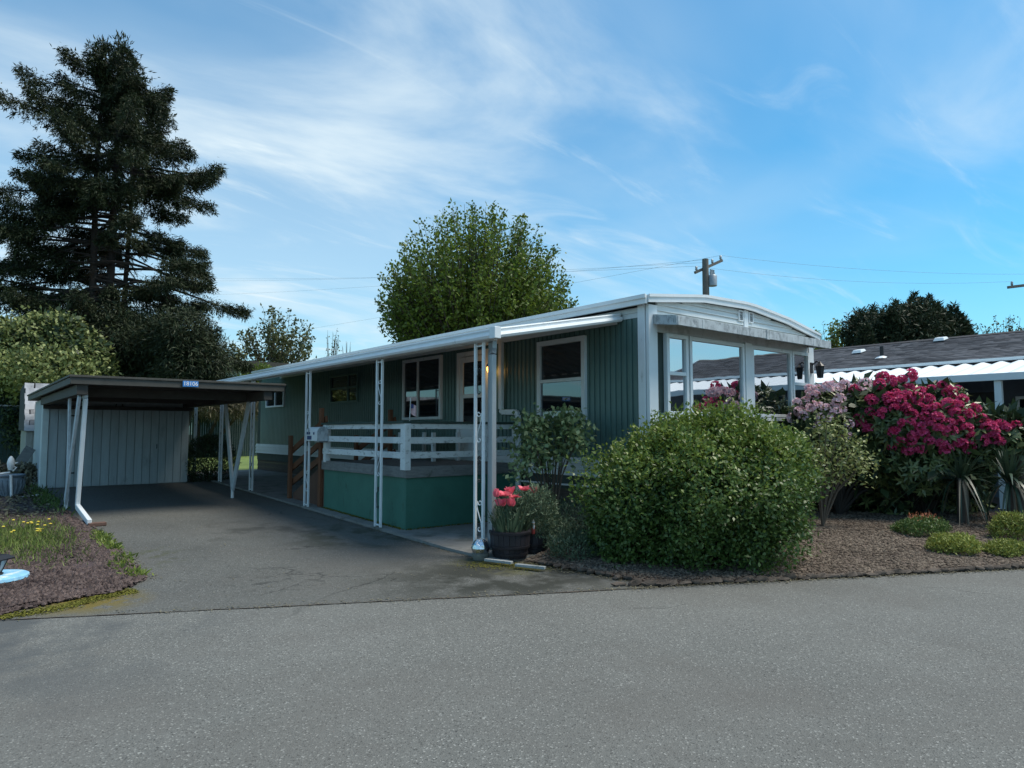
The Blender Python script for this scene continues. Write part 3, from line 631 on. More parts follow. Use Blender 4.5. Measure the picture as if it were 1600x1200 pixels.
def spiral(c, r0, r1, a0, a1, n=12):
    return [(c[0]+(r0+(r1-r0)*t)*math.cos(a0+(a1-a0)*t), c[1]+(r0+(r1-r0)*t)*math.sin(a0+(a1-a0)*t)) for t in np.linspace(0,1,n)]
def s_scroll(h=.40, wd=.094):
    # an S scroll in the (y,z) plane: top curl, diagonal, bottom curl
    top = spiral((.012,h-.05), .012, .036, 3.0, -3.6+0.2, 14)
    pts = top+[(-.035,h-.10),(-.02,h*.62),(.012,h*.42),(.033,.12)]
    bot = spiral((.004,.048), .036, .014, .5, -4.6, 12)
    pts = pts+bot
    b = MB().tube([(0,a*1.25,z) for a,z in pts], .0065, 6); return b.mesh('scroll', 'white_metal', True)
def c_scroll():
    pts = spiral((-.004,.30), .01, .034, 4.2, -1.9+.2, 14)+[(-.040,.24),(-.040,.12),(-.03,.06)]+spiral((-.005,.045), .03, .012, 3.4, 7.0, 9)
    return MB().tube([(0,a,z) for a,z in pts], .007, 6).mesh('scroll_small', 'black', True)
ssc, csc = s_scroll(), c_scroll()
PY = [6.40, 8.82, 11.38, 14.2, 16.3, 18.45]
for i, y in enumerate(PY):
    zb = gz(y)+(.035 if i else .035)
    b = MB()
    for s in (-.078, .078): b.box(AX+.025,AX+.057,y+s-.016,y+s+.016,zb,2.475)
    for zz in (zb+.02, 2.43): b.box(AX+.03,AX+.052,y-.062,y+.062,zz,zz+.02)
    po_ = b.build('post', 'white_metal', awn, bevel=.004)
    z = zb+.24
    k = 0
    while z < 1.95:
        inst('scroll', csc if (k+i) % 2 else ssc, po_, (AX+.041, y, z), (0,0,0) if k % 3 else (0,0,math.pi)); z += .56 if (k+i) % 2 == 0 else .46; k += 1
# downspout beside the first post
dn = MB(); pth = [(4.83,6.28,2.50),(4.83,6.28,2.40),(4.80,6.25,2.33),(4.80,6.25,.10)]
for a, b in zip(pth[:-1], pth[1:]): dn.bar(a, b, .085, .065, (1,0,0))
dn.build('downspout', 'galv', awn, bevel=.006)

# ================================================================== DECK
DX0, DX1, DY0, DY1 = 4.91, 6.96, 8.39, 11.10
deck = thing('deck', 'raised porch deck with green skirting and weathered white railing', 'deck', (5.9, 9.7, .1))
for i in range(14):
    yy = DY0+.03+i*.19; bx('floor_board', 'deck_grey', deck, DX0+.02, DX1, yy, yy+.183, .90, .935)
for a, b in ((DY0+.004, 9.28), (9.285, 10.53), (10.535, DY1-.01)):
    MB().hexa([(DX0+.01,a,gz(a)+.037),(DX0+.03,a,gz(a)+.037),(DX0+.03,b,gz(b)+.037),(DX0+.01,b,gz(b)+.037)],[(DX0+.01,a,.80),(DX0+.03,a,.80),(DX0+.03,b,.80),(DX0+.01,b,.80)]).build('skirt_panel', 'deck_panel', deck)
for a, b in ((DX0+.012, 6.1), (6.104, DX1)):
    bx('skirt_panel', 'deck_panel', deck, a, b, DY0-.018, DY0+.002, gz(DY0)+.037, .80)
bx('fascia_board', 'deck_grey', deck, DX0-.03, DX0+.01, DY0-.02, DY1+.02, .795, .945, .004)
bx('fascia_board', 'deck_grey', deck, DX0-.026, DX1, DY0-.06, DY0-.021, .79, .948, .004)
def railing_x(x):   # along y
    for z0, z1_ in ((1.06,1.15),(1.27,1.36),(1.475,1.55)): bx('rail', 'old_white', deck, x-.02, x+.018, DY0+.055, DY1-.02, z0, z1_, .004)
    bx('rail_cap', 'cap_green', deck, x-.05, x+.06, DY0-.06, DY1, 1.552, 1.585, .004)
railing_x(DX0-.015)
for z0, z1_ in ((1.06,1.15),(1.27,1.36),(1.475,1.55)): bx('rail', 'old_white', deck, DX0+.05, DX1-.02, DY0-.052, DY0-.016, z0, z1_, .004)
bx('rail_cap', 'cap_green', deck, DX0+.048, DX1, DY0-.08, DY0+.03, 1.5515, 1.584, .004)
bx('rail_post', 'old_white', deck, DX0-.05, DX0+.045, DY0-.085, DY0+.05, .90, 1.551, .006)
bx('rail_post', 'old_white', deck, DX0-.05, DX0+.045, DY1-.17, DY1-.08, .92, 1.551, .006)
bx('rail_post', 'old_white', deck, DX1-.09, DX1-.002, DY0-.05, DY0+.04, .95, 1.551, .006)

# stairs at the far end of the deck
st = thing('porch_stairs', 'brown wooden stairs with slanted rails leading up to the porch deck', 'stairs', (5.6, 11.9, .15))
SY0, SY1 = 11.13, 12.55
for k in range(4):
    yy = SY0+.01+k*.345; zz = .93-(k+1)*.165
    bx('tread', 'brown', st, 4.95, 6.30, yy, yy+.34, zz-.035, zz, .004)
    bx('riser', 'brown_panel', st, 4.97, 6.28, yy, yy+.018, zz+.001, zz+.128)
for xx in (4.945, 6.285):
    MB().prism([(xx,SY0,gz(SY0)+.04),(xx,SY1-.05,gz(SY1)+.04),(xx,SY1-.05,.30),(xx,SY0,.90)], (.02 if xx < 5 else -.02,0,0)).build('side_panel', 'brown_panel', st)
    for yy, zt in ((SY0+.05, 1.84), (SY1, 1.36)):
        bx('newel_post', 'brown', st, xx-.065, xx+.0-.003, yy, yy+.09, gz(yy)+.036, zt, .005)
    for dz in (0, -.33, -.60):
        MB().bar((xx-.02+.045,SY0+.0,1.66+dz),(xx-.02+.045,SY1+.22,1.03+dz+.0),.03,.11).build('hand_rail', 'brown', st, bevel=.004)

# mailbox on the deck's left post
mbx = thing('mailbox', 'white domed mailbox with dark stickers on the porch railing', 'mailbox', (4.80, 11.0, 1.25))
def dprof(x, z, w_, h, n=10): return [(x-w_/2,z),(x+w_/2,z)]+[(x+w_/2*math.cos(a), z+h-w_/2+w_/2*math.sin(a)) for a in np.linspace(0,math.pi,n)]
MB().prism([(a,10.86,b) for a,b in dprof(4.775,1.28,.18,.235)], (0,.46,0)).build('body', 'white_metal', mbx, True)
MB().prism([(a,10.845,b) for a,b in dprof(4.775,1.277,.186,.241)], (0,.018,0)).build('door', 'visor', mbx)
bx('bracket', 'galv', mbx, 4.74, 4.90, 10.92, 11.10, 1.255, 1.279)
for a, b, c_, d in ((11.10,11.28,1.30,1.365),(11.16,11.30,1.385,1.43),(10.98,11.03,1.385,1.425)): bx('sticker', 'white_sticker', mbx, 4.681, 4.6846, a, b, c_, d)
MB().box(4.675,4.684,11.20,11.22,1.40,1.50).build('signal_flag', 'galv', mbx)
# small flag on the railing
fm = bpy.data.materials.new('faded_flag'); fm.use_nodes = True; n = fm.node_tree.nodes; L = fm.node_tree.links.new
tcn = n.new('ShaderNodeTexCoord'); wv = n.new('ShaderNodeTexWave'); wv.bands_direction = 'Z'; wv.inputs['Scale'].default_value = 17; L(tcn.outputs['Object'], wv.inputs['Vector'])
rp_ = n.new('ShaderNodeMix'); rp_.data_type = 'RGBA'; L(wv.outputs[0], rp_.inputs[0]); rp_.inputs[6].default_value = (.55,.22,.25,1); rp_.inputs[7].default_value = (.70,.62,.64,1); L(rp_.outputs[2], n['Principled BSDF'].inputs['Base Color']); M['flag'] = fm
M['flag_blue'] = mat('flag_blue', (.06,.08,.22), .8)
fp = onY(640, 656, DY0-.03); fl = thing('small_flag', 'tiny faded striped flag on a stick above the porch railing', 'flag', (fp[0], DY0-.03, 1.585))
MB().tube([(fp[0],DY0-.03,1.585),(fp[0]+.015,DY0-.03,1.92)], .006, 6).build('stick', 'old_white', fl, True)
fb = MB(); nx = 8
for i in range(nx+1):
    t = i/nx; xx = fp[0]+.012+.11*t; yy = DY0-.03+.02*math.sin(t*7); dz = -.06*t
    fb.v += [(xx,yy,1.845+dz),(xx,yy,1.705+dz*1.4),(xx,yy+.004,1.845+dz),(xx,yy+.004,1.705+dz*1.4)]
for i in range(nx): a = 4*i; fb.f += [(a,a+1,a+5,a+4),(a+2,a+6,a+7,a+3)]
fb.build('cloth', 'flag', fl, True)
bx('canton', 'flag_blue', fl, fp[0]+.018, fp[0]+.06, DY0-.036, DY0-.0325, 1.765, 1.825)
# bench on the deck
bn = thing('patio_bench', 'low white bench half hidden behind the porch railing', 'bench', (6.4, 10.2, .935))
for xx, yy in ((6.25,9.75),(6.25,10.85),(6.75,9.75),(6.75,10.85)): bx('leg', 'old_white', bn, xx-.03, xx+.03, yy-.03, yy+.03, .936, 1.42, .004)
for k in range(4): bx('seat_slat', 'old_white', bn, 6.22+k*.14, 6.34+k*.14, 9.70, 10.90, 1.30, 1.335, .004)
bx('stretcher', 'old_white', bn, 6.225, 6.275, 9.78, 10.82, 1.04, 1.09); bx('apron', 'old_white', bn, 6.225, 6.27, 9.78, 10.82, 1.22, 1.295)

# ================================================================== CARPORT
cp = thing('carport', 'flat dark carport on white V-shaped posts with house number sign', 'carport', (2.8, 14, .15))
CX0, CX1, CY0, CY1 = 1.27, 4.40, 11.62, 18.9
rf = bx('roof', 'carport_wood', cp, CX0+.04, CX1-.04, CY0+.04, CY1-.04, 2.15, 2.215)
for nm, a in (('fascia', (CX0,CX1,CY0,CY0+.04)), ('fascia', (CX0,CX1,CY1-.04,CY1)), ('fascia', (CX0,CX0+.039,CY0+.041,CY1-.041)), ('fascia', (CX1-.039,CX1,CY0+.041,CY1-.041))):
    bx(nm, 'carport_fascia', rf, *a, 2.125, 2.225, .004)
bx('roof_edge', 'carport_fascia', rf, CX0-.02, CX1+.02, CY0-.02, CY0+.06, 2.226, 2.258, .003); bx('roof_edge', 'carport_fascia', rf, CX0-.02, CX0+.06, CY0+.061, CY1+.02, 2.226, 2.258, .003)
bx('roof_edge', 'carport_fascia', rf, CX1-.06, CX1+.02, CY0+.061, CY1+.02, 2.226, 2.258, .003)
bx('roof_felt', 'carport_wood', rf, CX0+.061, CX1-.061, CY0+.061, CY1, 2.2155, 2.24)
for xx in (1.43, 4.14): bx('beam', 'carport_wood', cp, xx-.07, xx+.07, CY0+.05, 17.0, 1.975, 2.124, .004)
yy = CY0+.15
while yy < 17: bx('joist', 'carport_wood', cp, CX0+.05, CX1-.05, yy, yy+.045, 2.126, 2.1495) ; yy += .6
bx('cross_beam', 'carport_wood', cp, 1.505, 4.065, 12.55, 12.64, 1.985, 2.1245); bx('cross_beam', 'carport_wood', cp, 1.505, 4.065, 14.6, 14.69, 1.985, 2.1245)
bx('end_beam', 'carport_wood', cp, 1.40, 4.25, 16.85, 16.95, 1.90, 1.974)
for xx, fy, t0, t1 in ((1.43,12.93,11.80,13.22),(4.14,13.45,12.58,14.08)):
    for k, ty in enumerate((t0, t1)):
        off = .018 if k else -.018
        MB().bar((xx+off,fy+(.05 if k else -.05),gz(fy)+.16),(xx+off,ty,1.98),.035,.14,(0,1,0)).build('v_post', 'carport_post', cp, bevel=.005)
    MB().tube([(xx,fy,gz(fy)+.0),(xx,fy,gz(fy)+.20)], .028, 10).build('post_pin', 'white_metal', cp, True)
# downspout at the left front
xx = 1.50
a0 = onX(133, 606, xx); a1 = onX(134, 622, xx); a2 = onX(121, 791, xx); a3 = onG(138, 823)
dn = MB(); pth = [(xx,a0[1]+.1,2.10),(xx,a1[1]+.02,a1[2]),(xx,a2[1],a2[2]),(xx+.02,a3[1],gz(a3[1])+.06)]
for a, b in zip(pth[:-1], pth[1:]): dn.bar(a, b, .08, .06, (1,0,0))
dn.build('downspout', 'white_metal', cp, bevel=.008)
q = onG(150, 822); sb_ = tag(bx('splash_brick', 'brick', None, q[0]-.10, q[0]+.12, q[1]-.06, q[1]+.06, gz(q[1])+.002, gz(q[1])+.05, .006), 'dark red brick under the carport downspout outlet', 'brick')
# number sign on the fascia
s0 = onY(285.5, 596, CY0-.02); s1 = onY(309.5, 605, CY0-.02)
bx('number_sign', 'blue_sign', cp, s0[0], s1[0], CY0-.032, CY0-.022, s1[2], s0[2]+.01, .002)
sg = bpy.data.objects['number_sign']
def text(txt, size, loc, rot, m, parent, name):
    cu = bpy.data.curves.new('txt', 'FONT'); cu.body = txt; cu.size = size; cu.align_x = 'CENTER'; cu.align_y = 'CENTER'; cu.extrude = .002
    to = bpy.data.objects.new('txt', cu); col.objects.link(to); bpy.context.view_layer.update()
    me = bpy.data.meshes.new_from_object(to.evaluated_get(bpy.context.evaluated_depsgraph_get())); bpy.data.objects.remove(to)
    me.materials.clear(); me.materials.append(M[m])
    return inst(name, me, parent, loc, rot)
text('18106', .088, ((s0[0]+s1[0])/2, CY0-.0345, (s0[2]+.01+s1[2])/2), (math.pi/2,0,0), 'sign_white', sg, 'digits')
# ================================================================== SHED under the carport
sh = thing('storage_shed', 'pale board shed at the back of the dark carport', 'shed', (2.8, 17.9, .27))
bx('shed_body', 'shed', sh, 1.45, 4.20, 17.04, 18.8, .26, 2.115)
nb_ = 17; xw = (4.22-1.52)/nb_
bmesh_ = MB().box(-xw/2+.006,xw/2-.006,-.022,0,0,1.70).mesh('shed_board', 'shed')
g = rs(3)
for i in range(nb_):
    inst('board', bmesh_, sh, (1.52+xw*(i+.5), 17.035-.006*g.random(), .275+.01*g.random()), (0,0,0), (1,1,1+.01*g.random()))
bx('corner_board', 'shed_corner_skylit', sh, 1.405, 1.515, 16.99, 17.03, .27, 2.0, .004)
bx('side_board', 'shed_corner_skylit', sh, 1.40, 1.445, 17.031, 17.16, .27, 2.0)
for k in range(9): bx('side_plank', 'shed', sh, 1.405, 1.447, 17.165+k*.18, 17.337+k*.18, .27, 2.1)
MB().tube([(3.55,17.0,1.06),(3.55,16.97,1.06),(3.55,16.97,1.14),(3.55,17.0,1.14)], .009, 6).build('door_handle', 'black', sh, True)
for zz in (.55, 1.75): bx('hinge', 'black', sh, 1.86, 2.0, 17.0, 17.009, zz, zz+.03)
hs = onY(186.5, 634, 17.0)
hp = [(hs[0]+.065*math.cos(a), 17.0, hs[2]+.075*math.sin(a)) for a in np.linspace(-math.pi*1.18, math.pi*.18, 14)]
tag(MB().tube(hp, .010, 6).build('horseshoe', 'black', None, True), 'dark horseshoe nailed to the shed boards', 'horseshoe')

# stone-shingled little outbuilding left of the shed
ob = thing('shingled_outbuilding', 'small plank outbuilding with steep grey shingles left of the board shed', 'outbuilding', (1.7, 20.0, .27))
oy = 19.0
pA = onY(39, 598, oy+.5); pB = onY(38, 672, oy)
ox = pB[0]; zt = pA[2]; ze = pB[2]
bx('wall', 'old_plank', ob, ox+.05, 3.0, oy+.10, 20.8, .20, ze+.1)
for k in range(8): bx('plank', 'old_plank', ob, ox+.04+k*.14, ox+.172+k*.14, oy+.07, oy+.098, .22, ze+.02)
MB().prism([(ox-.0,oy,ze-.02),(ox,oy+.5,zt),(ox,20.8,zt-.1),(ox,20.8,ze)], (2.0,0,0)).build('roof', 'nb_dark', ob)
nrow = 9; shm = MB().box(-.085,.085,-.012,.012,0,.155).mesh('stone_shingle_mesh', 'stone_shingle')
tl = math.atan2(.5, zt-ze); hyp = math.hypot(.5, zt-ze)
for r in range(nrow):
    t = r/nrow
    for k in range(-1 if r % 2 else 0, 7):
        xx = ox+.09+k*.185+(.09 if r % 2 else 0)+(.045 if k < 0 else 0)
        inst('shingle', shm, ob, (xx+g.normal()*.008, oy-.012+.5*t-.01, ze+(zt-ze)*t-.02), (-tl+.06+g.normal()*.02, g.normal()*.03, 0), ((1.06 if k >= 0 else .5)+g.normal()*.03, 1.2, hyp/nrow/.155*1.05))

# ================================================================== LEFT GARDEN OBJECTS
ur = onG(16, 778)
urn = thing('garden_urn', 'grey fluted urn beside white pipes at the left edge', 'urn', (ur[0], ur[1], gz(ur[1])))
MB().lathe((ur[0],ur[1],gz(ur[1])+.005), [(.12,0),(.14,.02),(.13,.06),(.18,.16),(.205,.28),(.19,.36),(.22,.40),(.21,.42),(.17,.40)], 20).build('bowl', 'urn', urn, True)
for k in range(16):
    a = k*math.pi/8; MB().tube([(ur[0]+.135*math.cos(a),ur[1]+.135*math.sin(a),gz(ur[1])+.06),(ur[0]+.20*math.cos(a),ur[1]+.20*math.sin(a),gz(ur[1])+.22),(ur[0]+.20*math.cos(a),ur[1]+.20*math.sin(a),gz(ur[1])+.33)], .018, 6).build('flute', 'urn', urn, True)
pp = thing('water_pipe', 'white plastic water pipe with tap running over the soil by the urn', 'pipe', (ur[0]+.1, ur[1]-.25, gz(ur[1])))
u = ur[1]-.28
p0 = onY(17,742,u); p1 = onY(18,779,u); p2 = onY(65,773,u); p3 = onY(65,797,u)
MB().tube([p0,p1], .022, 10).build('riser', 'white_metal', pp, True); MB().tube([p1,p2], .018, 10).build('run', 'white_metal', pp, True)
MB().tube([p2,(p3[0],p3[1],gz(u)+.0)], .022, 10).build('drop', 'white_metal', pp, True)
q0 = onY(16,738,u); q1 = onY(0,743,u)
MB().tube([q0,(q1[0]-.2,u,q1[2])], .016, 10).build('branch', 'white_metal', pp, True)
t0 = onY(17,725,u)
MB().lathe((t0[0],t0[1],t0[2]-.11), [(.03,0),(.05,.05),(.06,.12),(.045,.2),(.015,.25)], 12).build('tap_cover', 'white_metal', pp, True)
MB().tube([t0,(t0[0]+.10,t0[1],t0[2]+.02)], .012, 8).build('tap_lever', 'white_metal', pp, True)
MB().tube([(t0[0]+.02,t0[1],t0[2]-.05),(t0[0]+.09,t0[1],t0[2]-.06),(t0[0]+.03,t0[1],t0[2]-.13)], .014, 8).build('hose_bend', 'white_metal', pp, True)
# dark timber and debris beyond
for k, (a, b, dsc) in enumerate((((20,740),(48,700),'dark weathered plank leaning by the outbuilding wall'), ((8,748),(40,735),'rotten log lying on the soil behind the urn'), ((2,735),(30,728),'thin mossy log on top of the debris behind the urn'))):
    A = onY(*a, 17.8); B = onY(*b, 18.1)
    o = MB()
    if k == 0: o.bar(A, B, .20, .04, (0,1,0))
    else: o.tube([A, (A+B)/2+np.array([0,0,.04]), B], [.09,.10,.08], 9)
    tag(o.build('plank' if k == 0 else 'log', 'bark_dark' if k else 'deck_grey', None, k > 0), dsc, 'plank' if k == 0 else 'log')
# debris mound
bl = MB(); c = onG(30,752)
g = rs(11); P_, D_, N_, L_, W_ = blob(g, (c[0]-.1, 17.9, .25), (.75,.5,.45), 900, 3, .04, .09, .05, zmin=-.1)
tag(leaves('leaf_litter', P_, D_, N_, L_, W_, 'vine'), 'heap of dry garden litter between urn and shed corner', 'leaf litter', kind='stuff')

# blue round plate with lantern at the left edge
bc = onG(-14, 912); bzz = gz(bc[1])+.03
pt = thing('stepping_stone', 'round pale blue painted stepping stone at the left edge', 'stepping stone', (bc[0], bc[1], bzz))
MB().lathe((bc[0],bc[1],bzz), [(.28,0),(.295,.015),(.29,.04),(.275,.048),(.02,.046)], 36).build('disc', 'blue_plate', pt, True)
lt = thing('garden_lantern', 'dark solar lantern standing on the blue stepping stone', 'lantern', (bc[0]+.03, bc[1], bzz+.049))
lx, ly, lz = bc[0]+.03, bc[1], bzz+.049
MB().lathe((lx,ly,lz), [(.06,0),(.062,.012),(.03,.02)], 12).build('base', 'black', lt)
MB().lathe((lx,ly,lz+.018), [(.035,0),(.085,.115)], 8).build('glass', 'galv', lt)
for k in range(4):
    a = k*math.pi/2+.3; MB().bar((lx+.04*math.cos(a),ly+.04*math.sin(a),lz+.015),(lx+.093*math.cos(a),ly+.093*math.sin(a),lz+.14),.014,.014).build('cage_bar', 'black', lt)
MB().lathe((lx,ly,lz+.135), [(.14,0),(.145,.012),(.09,.045),(.03,.05)], 4).build('roof', 'black', lt)

# grass tuft with dandelions, weeds along the bed edge
def blades(g, pts, h, wd, lean=.5):
    n = len(pts); D = unit(np.column_stack([g.normal(size=n)*lean, g.normal(size=n)*lean, np.ones(n)]))
    N = unit(np.column_stack([g.normal(size=n), g.normal(size=n), g.normal(size=n)*.2])); return pts, D, N, h*(.4+.8*g.random(n)), wd*(.6+.8*g.random(n))
g = rs(21)
c0 = onG(50, 858); ext = np.array([.55,.9])
n = 5200; p = np.column_stack([c0[0]+g.normal(size=n)*.36-.1, c0[1]+.55+g.normal(size=n)*.75])
p = p[(p[:,0] < 1.25) & (p[:,1] > 8.2)]; p = np.column_stack([p, [gz(y)+.02 for y in p[:,1]]])
tag(leaves('grass_patch', *blades(g, p, .115, .009), 'grass', fold=.02), 'patch of unmown grass in the lava rock bed', 'grass', kind='stuff')
dl = MB(); k = 0
for i in range(18):
    a = onG(g.uniform(2, 84), g.uniform(826, 846)); zz = gz(a[1]); dn_ = thing('dandelion', 'yellow dandelion flower in the unmown grass patch', 'flower', (a[0],a[1],zz), 'dandelions in the grass patch')
    h_ = .09+.07*g.random(); MB().tube([(a[0],a[1],zz),(a[0]+.01,a[1],zz+h_)], .0025, 5).build('stem', 'grass', dn_)
    MB().lathe((a[0]+.01,a[1],zz+h_), [(.004,-.004),(.018,.004),(.016,.011),(.006,.013)], 8).build('flower_head', 'dandelion', dn_, True)
n = 1800; t = g.random(n); k2 = g.integers(0,4,n)
edge = np.array([(1.52,10.6),(1.50,9.4),(1.47,8.3),(1.46,7.5)]); tt = np.linspace(0,1,4)
p = np.column_stack([np.interp(t,tt,edge[:,0])+g.normal(size=n)*.05-.03, np.interp(t,tt,edge[:,1])+g.normal(size=n)*.04])
keep = lump(np.column_stack([p, np.zeros(n)]), 2.2, 5) > -.12; p = p[keep]; p = np.column_stack([p, [gz(y)+.012 for y in p[:,1]]])
P_, D_, N_, L_, W_ = blades(g, p, .09, .026, 1.1)
tag(leaves('edge_weeds', P_, D_, N_, L_, W_, 'bright_leaf'), 'pale green weeds along the driveway edge of the rock bed', 'weeds', kind='stuff')
n = 2600; t = g.random(n); p = np.column_stack([.0+1.35*t, 6.60+.45*t+g.normal(size=n)*.06-.03+.05*np.sin(t*9), np.full(n,.004)])
tag(leaves('moss_strip', p, unit(g.normal(size=(n,3))*[1,1,.15]+[0,0,.12]), np.tile([0,0,1.],(n,1)), .022, .018, 'moss'), 'brownish moss strip between rock bed and asphalt', 'moss', kind='stuff')

# ================================================================== PLANTERS BY THE FIRST POST
fx, fy = 4.66, 6.30
fo = MB(); g = rs(5)
for lat in range(9):
    th = math.pi*lat/8
    for k in range(14):
        a = 2*math.pi*k/14; r = .105*(1+.05*g.normal()); fo.v.append((fx+r*math.sin(th)*math.cos(a), fy-.02+r*math.sin(th)*math.sin(a), .132+r*math.cos(th)))
for lat in range(8):
    for k in range(14): a = lat*14+k; b = lat*14+(k+1)%14; fo.f.append((a,b,b+14,a+14))
ball = thing('gazing_ball', 'crinkled silver ball at the foot of the first awning post', 'ball', (fx, fy, .03))
fo.build('foil_ball', 'foil', ball); MB().lathe((fx,fy-.02,.022), [(.08,-.02),(.098,.02),(.10,.05),(.085,.052)], 14).build('stone_cup', 'stone', ball, True)

bp_ = onG(812, 880); bX, bY = bp_[0]+.06, bp_[1]+.24
bar = thing('barrel_planter', 'dark half-barrel planter with pink tulips by the awning post', 'planter', (bX, bY, .03))
def barrel(parent, x, y, z, r0, r1, h, ns=22):
    g_ = rs(8)
    for k in range(ns):
        a0, a1 = 2*math.pi*(k+.03)/ns, 2*math.pi*(k+.97)/ns; vs_ = []
        for zz, rr in ((0,r0),(h*.5,(r0+r1)/2+.012),(h,r1)):
            for r_ in (rr, rr-.025):
                for a in (a0, a1): vs_.append((x+r_*math.cos(a), y+r_*math.sin(a), z+zz))
        f_ = [(0,1,5,4),(4,5,9,8),(2,6,7,3),(6,10,11,7),(8,9,11,10),(0,2,3,1),(0,4,6,2),(4,8,10,6),(1,3,7,5),(5,7,11,9)]
        MB().add(vs_, f_).build('stave', 'barrel', parent)
    for zz in (.16, .42, .93):
        rr = r0+(r1-r0)*zz+.012*(1-abs(zz-.5)*2)
        MB().lathe((x,y,z+h*zz-.015), [(rr+.001,0),(rr+.008,.003),(rr+.009,.027),(rr+.002,.03)], 32).build('hoop', 'hoop', parent, True)
    MB().lathe((x,y,z+h*.75), [(r1-.04,0),(r1-.035,.04),(.01,.07)], 22).build('soil', 'mulch', parent)
barrel(bar, bX, bY, .03, .185, .235, .30)
b2 = onG(858, 876)
b2x, b2y = b2[0]+.10, b2[1]+.38
bar2 = thing('round_planter', 'smaller dark planter half hidden behind the tulip barrel', 'planter', (b2x, b2y, .03)); barrel(bar2, b2x, b2y, .03, .15, .18, .25, 16)
# tulips: each flower is a thing of parts
tulips = [(776,772),(789,768),(783,785),(799,786),(797,766),(803,772),(819,762),(834,767)]
g = rs(9)
def petal_mesh():
    b = MB(); rows = 5
    for i in range(rows+1):
        t = i/rows; w_ = .028*math.sin(math.pi*(.12+.80*t))**.8*(1.25-.35*t); r = .008+.030*t**.7+.012*max(0,t-.6); z = .058*t-.012*max(0,t-.7)
        for s in (-1,-.4,.4,1): b.v.append((r-.010*abs(s)*abs(s)*(1-t*.3), s*w_, z))
    for i in range(rows):
        for j in range(3): a = i*4+j; b.f.append((a,a+1,a+5,a+4))
    return b.mesh('petal', 'tulip', True)
pm = petal_mesh()
for i, (tx, ty) in enumerate(tulips):
    pz = onY(tx, ty, bY-.1+g.normal()*.06); dsc = ['leftmost pink tulip in the barrel','pink tulip above the leftmost one in the barrel','lowest left pink tulip in the barrel','lowest pink tulip in the middle of the barrel','upper middle pink tulip in the barrel','middle pink tulip nestled against the upper middle one','topmost pink tulip of the barrel','rightmost pink tulip of the barrel'][i]
    tu = thing('tulip', dsc, 'flower', (bX, bY, .25), 'pink tulips in the barrel')
    bxs, bys = bX+(pz[0]-bX)*.45, bY+(pz[1]-bY)*.5
    MB().tube([(bxs,bys,.27),(bxs*.5+pz[0]*.5,bys*.5+pz[1]*.5,.27+(pz[2]-.27)*.6),(pz[0],pz[1],pz[2]-.03)], .0045, 6).build('stem', 'grey_leaf', tu, True)
    tlx, tly = g.normal()*.35, g.normal()*.35
    for k in range(6): inst('petal', pm, tu, (pz[0],pz[1],pz[2]-.03), (tlx, tly, k*math.pi/3+g.normal()*.2), (1.25+.5*(k%2),1.35,1.35-.25*(k%2)))
def strap(g, c, n, h, wd, spread, m, name, parent, lean=.6):
    n_ = n; a = g.random(n_)*6.28; r = spread*np.sqrt(g.random(n_)); P = np.column_stack([c[0]+r*np.cos(a), c[1]+r*np.sin(a), np.full(n_, c[2])])
    D = unit(np.column_stack([np.cos(a)*lean*(.3+g.random(n_)), np.sin(a)*lean*(.3+g.random(n_)), np.ones(n_)])); N = unit(np.column_stack([-np.cos(a), -np.sin(a), np.full(n_,.6)]))
    return leaves(name, P, D, N, h*(.5+.7*g.random(n_)), wd*(.6+.7*g.random(n_)), m, parent)
strap(g, (bX,bY,.26), 70, .36, .035, .17, 'grey_leaf', 'foliage', bar, .5)
P_, D_, N_, L_, W_ = blob(g, (bX+.05,bY+.05,.50), (.22,.20,.17), 420, 3, .03, .05, .012, zmin=-.7, up=.8); leaves('foliage', P_, D_, N_, L_, W_, 'grey_leaf', bar)
P_, D_, N_, L_, W_ = blob(g, (b2x,b2y,.48), (.26,.26,.30), 800, 4, .03, .055, .012, zmin=-.8, up=.8); leaves('foliage', P_, D_, N_, L_, W_, 'grey_leaf', bar2)
# gnome figurine on the barrel rim
gx = onY(833, 818, bY-.12); gn = thing('garden_figurine', 'small red and white figurine standing in the tulip barrel', 'figurine', (gx[0], bY-.12, .28))
MB().lathe((gx[0],bY-.12,.275), [(.018,0),(.022,.02),(.020,.06),(.024,.085),(.012,.10)], 12).build('body', 'red', gn, True)
MB().lathe((gx[0],bY-.12,.372), [(.006,0),(.017,.01),(.02,.025),(.014,.042),(.004,.048)], 12).build('head', 'skin_cer', gn, True)
MB().lathe((gx[0],bY-.12,.400), [(.021,0),(.016,.016),(.003,.04)], 12).build('cap', 'white', gn, True)
MB().lathe((gx[0]-.006,bY-.138,.33), [(.004,0),(.012,.02),(.013,.04),(.006,.055)], 10).build('beard', 'white', gn, True)
# white boards lying at the edge
for a, b, dsc in (((758,872),(800,879),'short white board lying between silver ball and barrel'), ((806,880),(852,887),'white board end lying in front of the barrel')):
    A = onZ(*a, .06); B = onZ(*b, .045); tag(MB().bar((A[0],A[1],.043),(B[0],B[1],.043),.05,.028).build('board', 'board', bevel=.004), dsc, 'board')

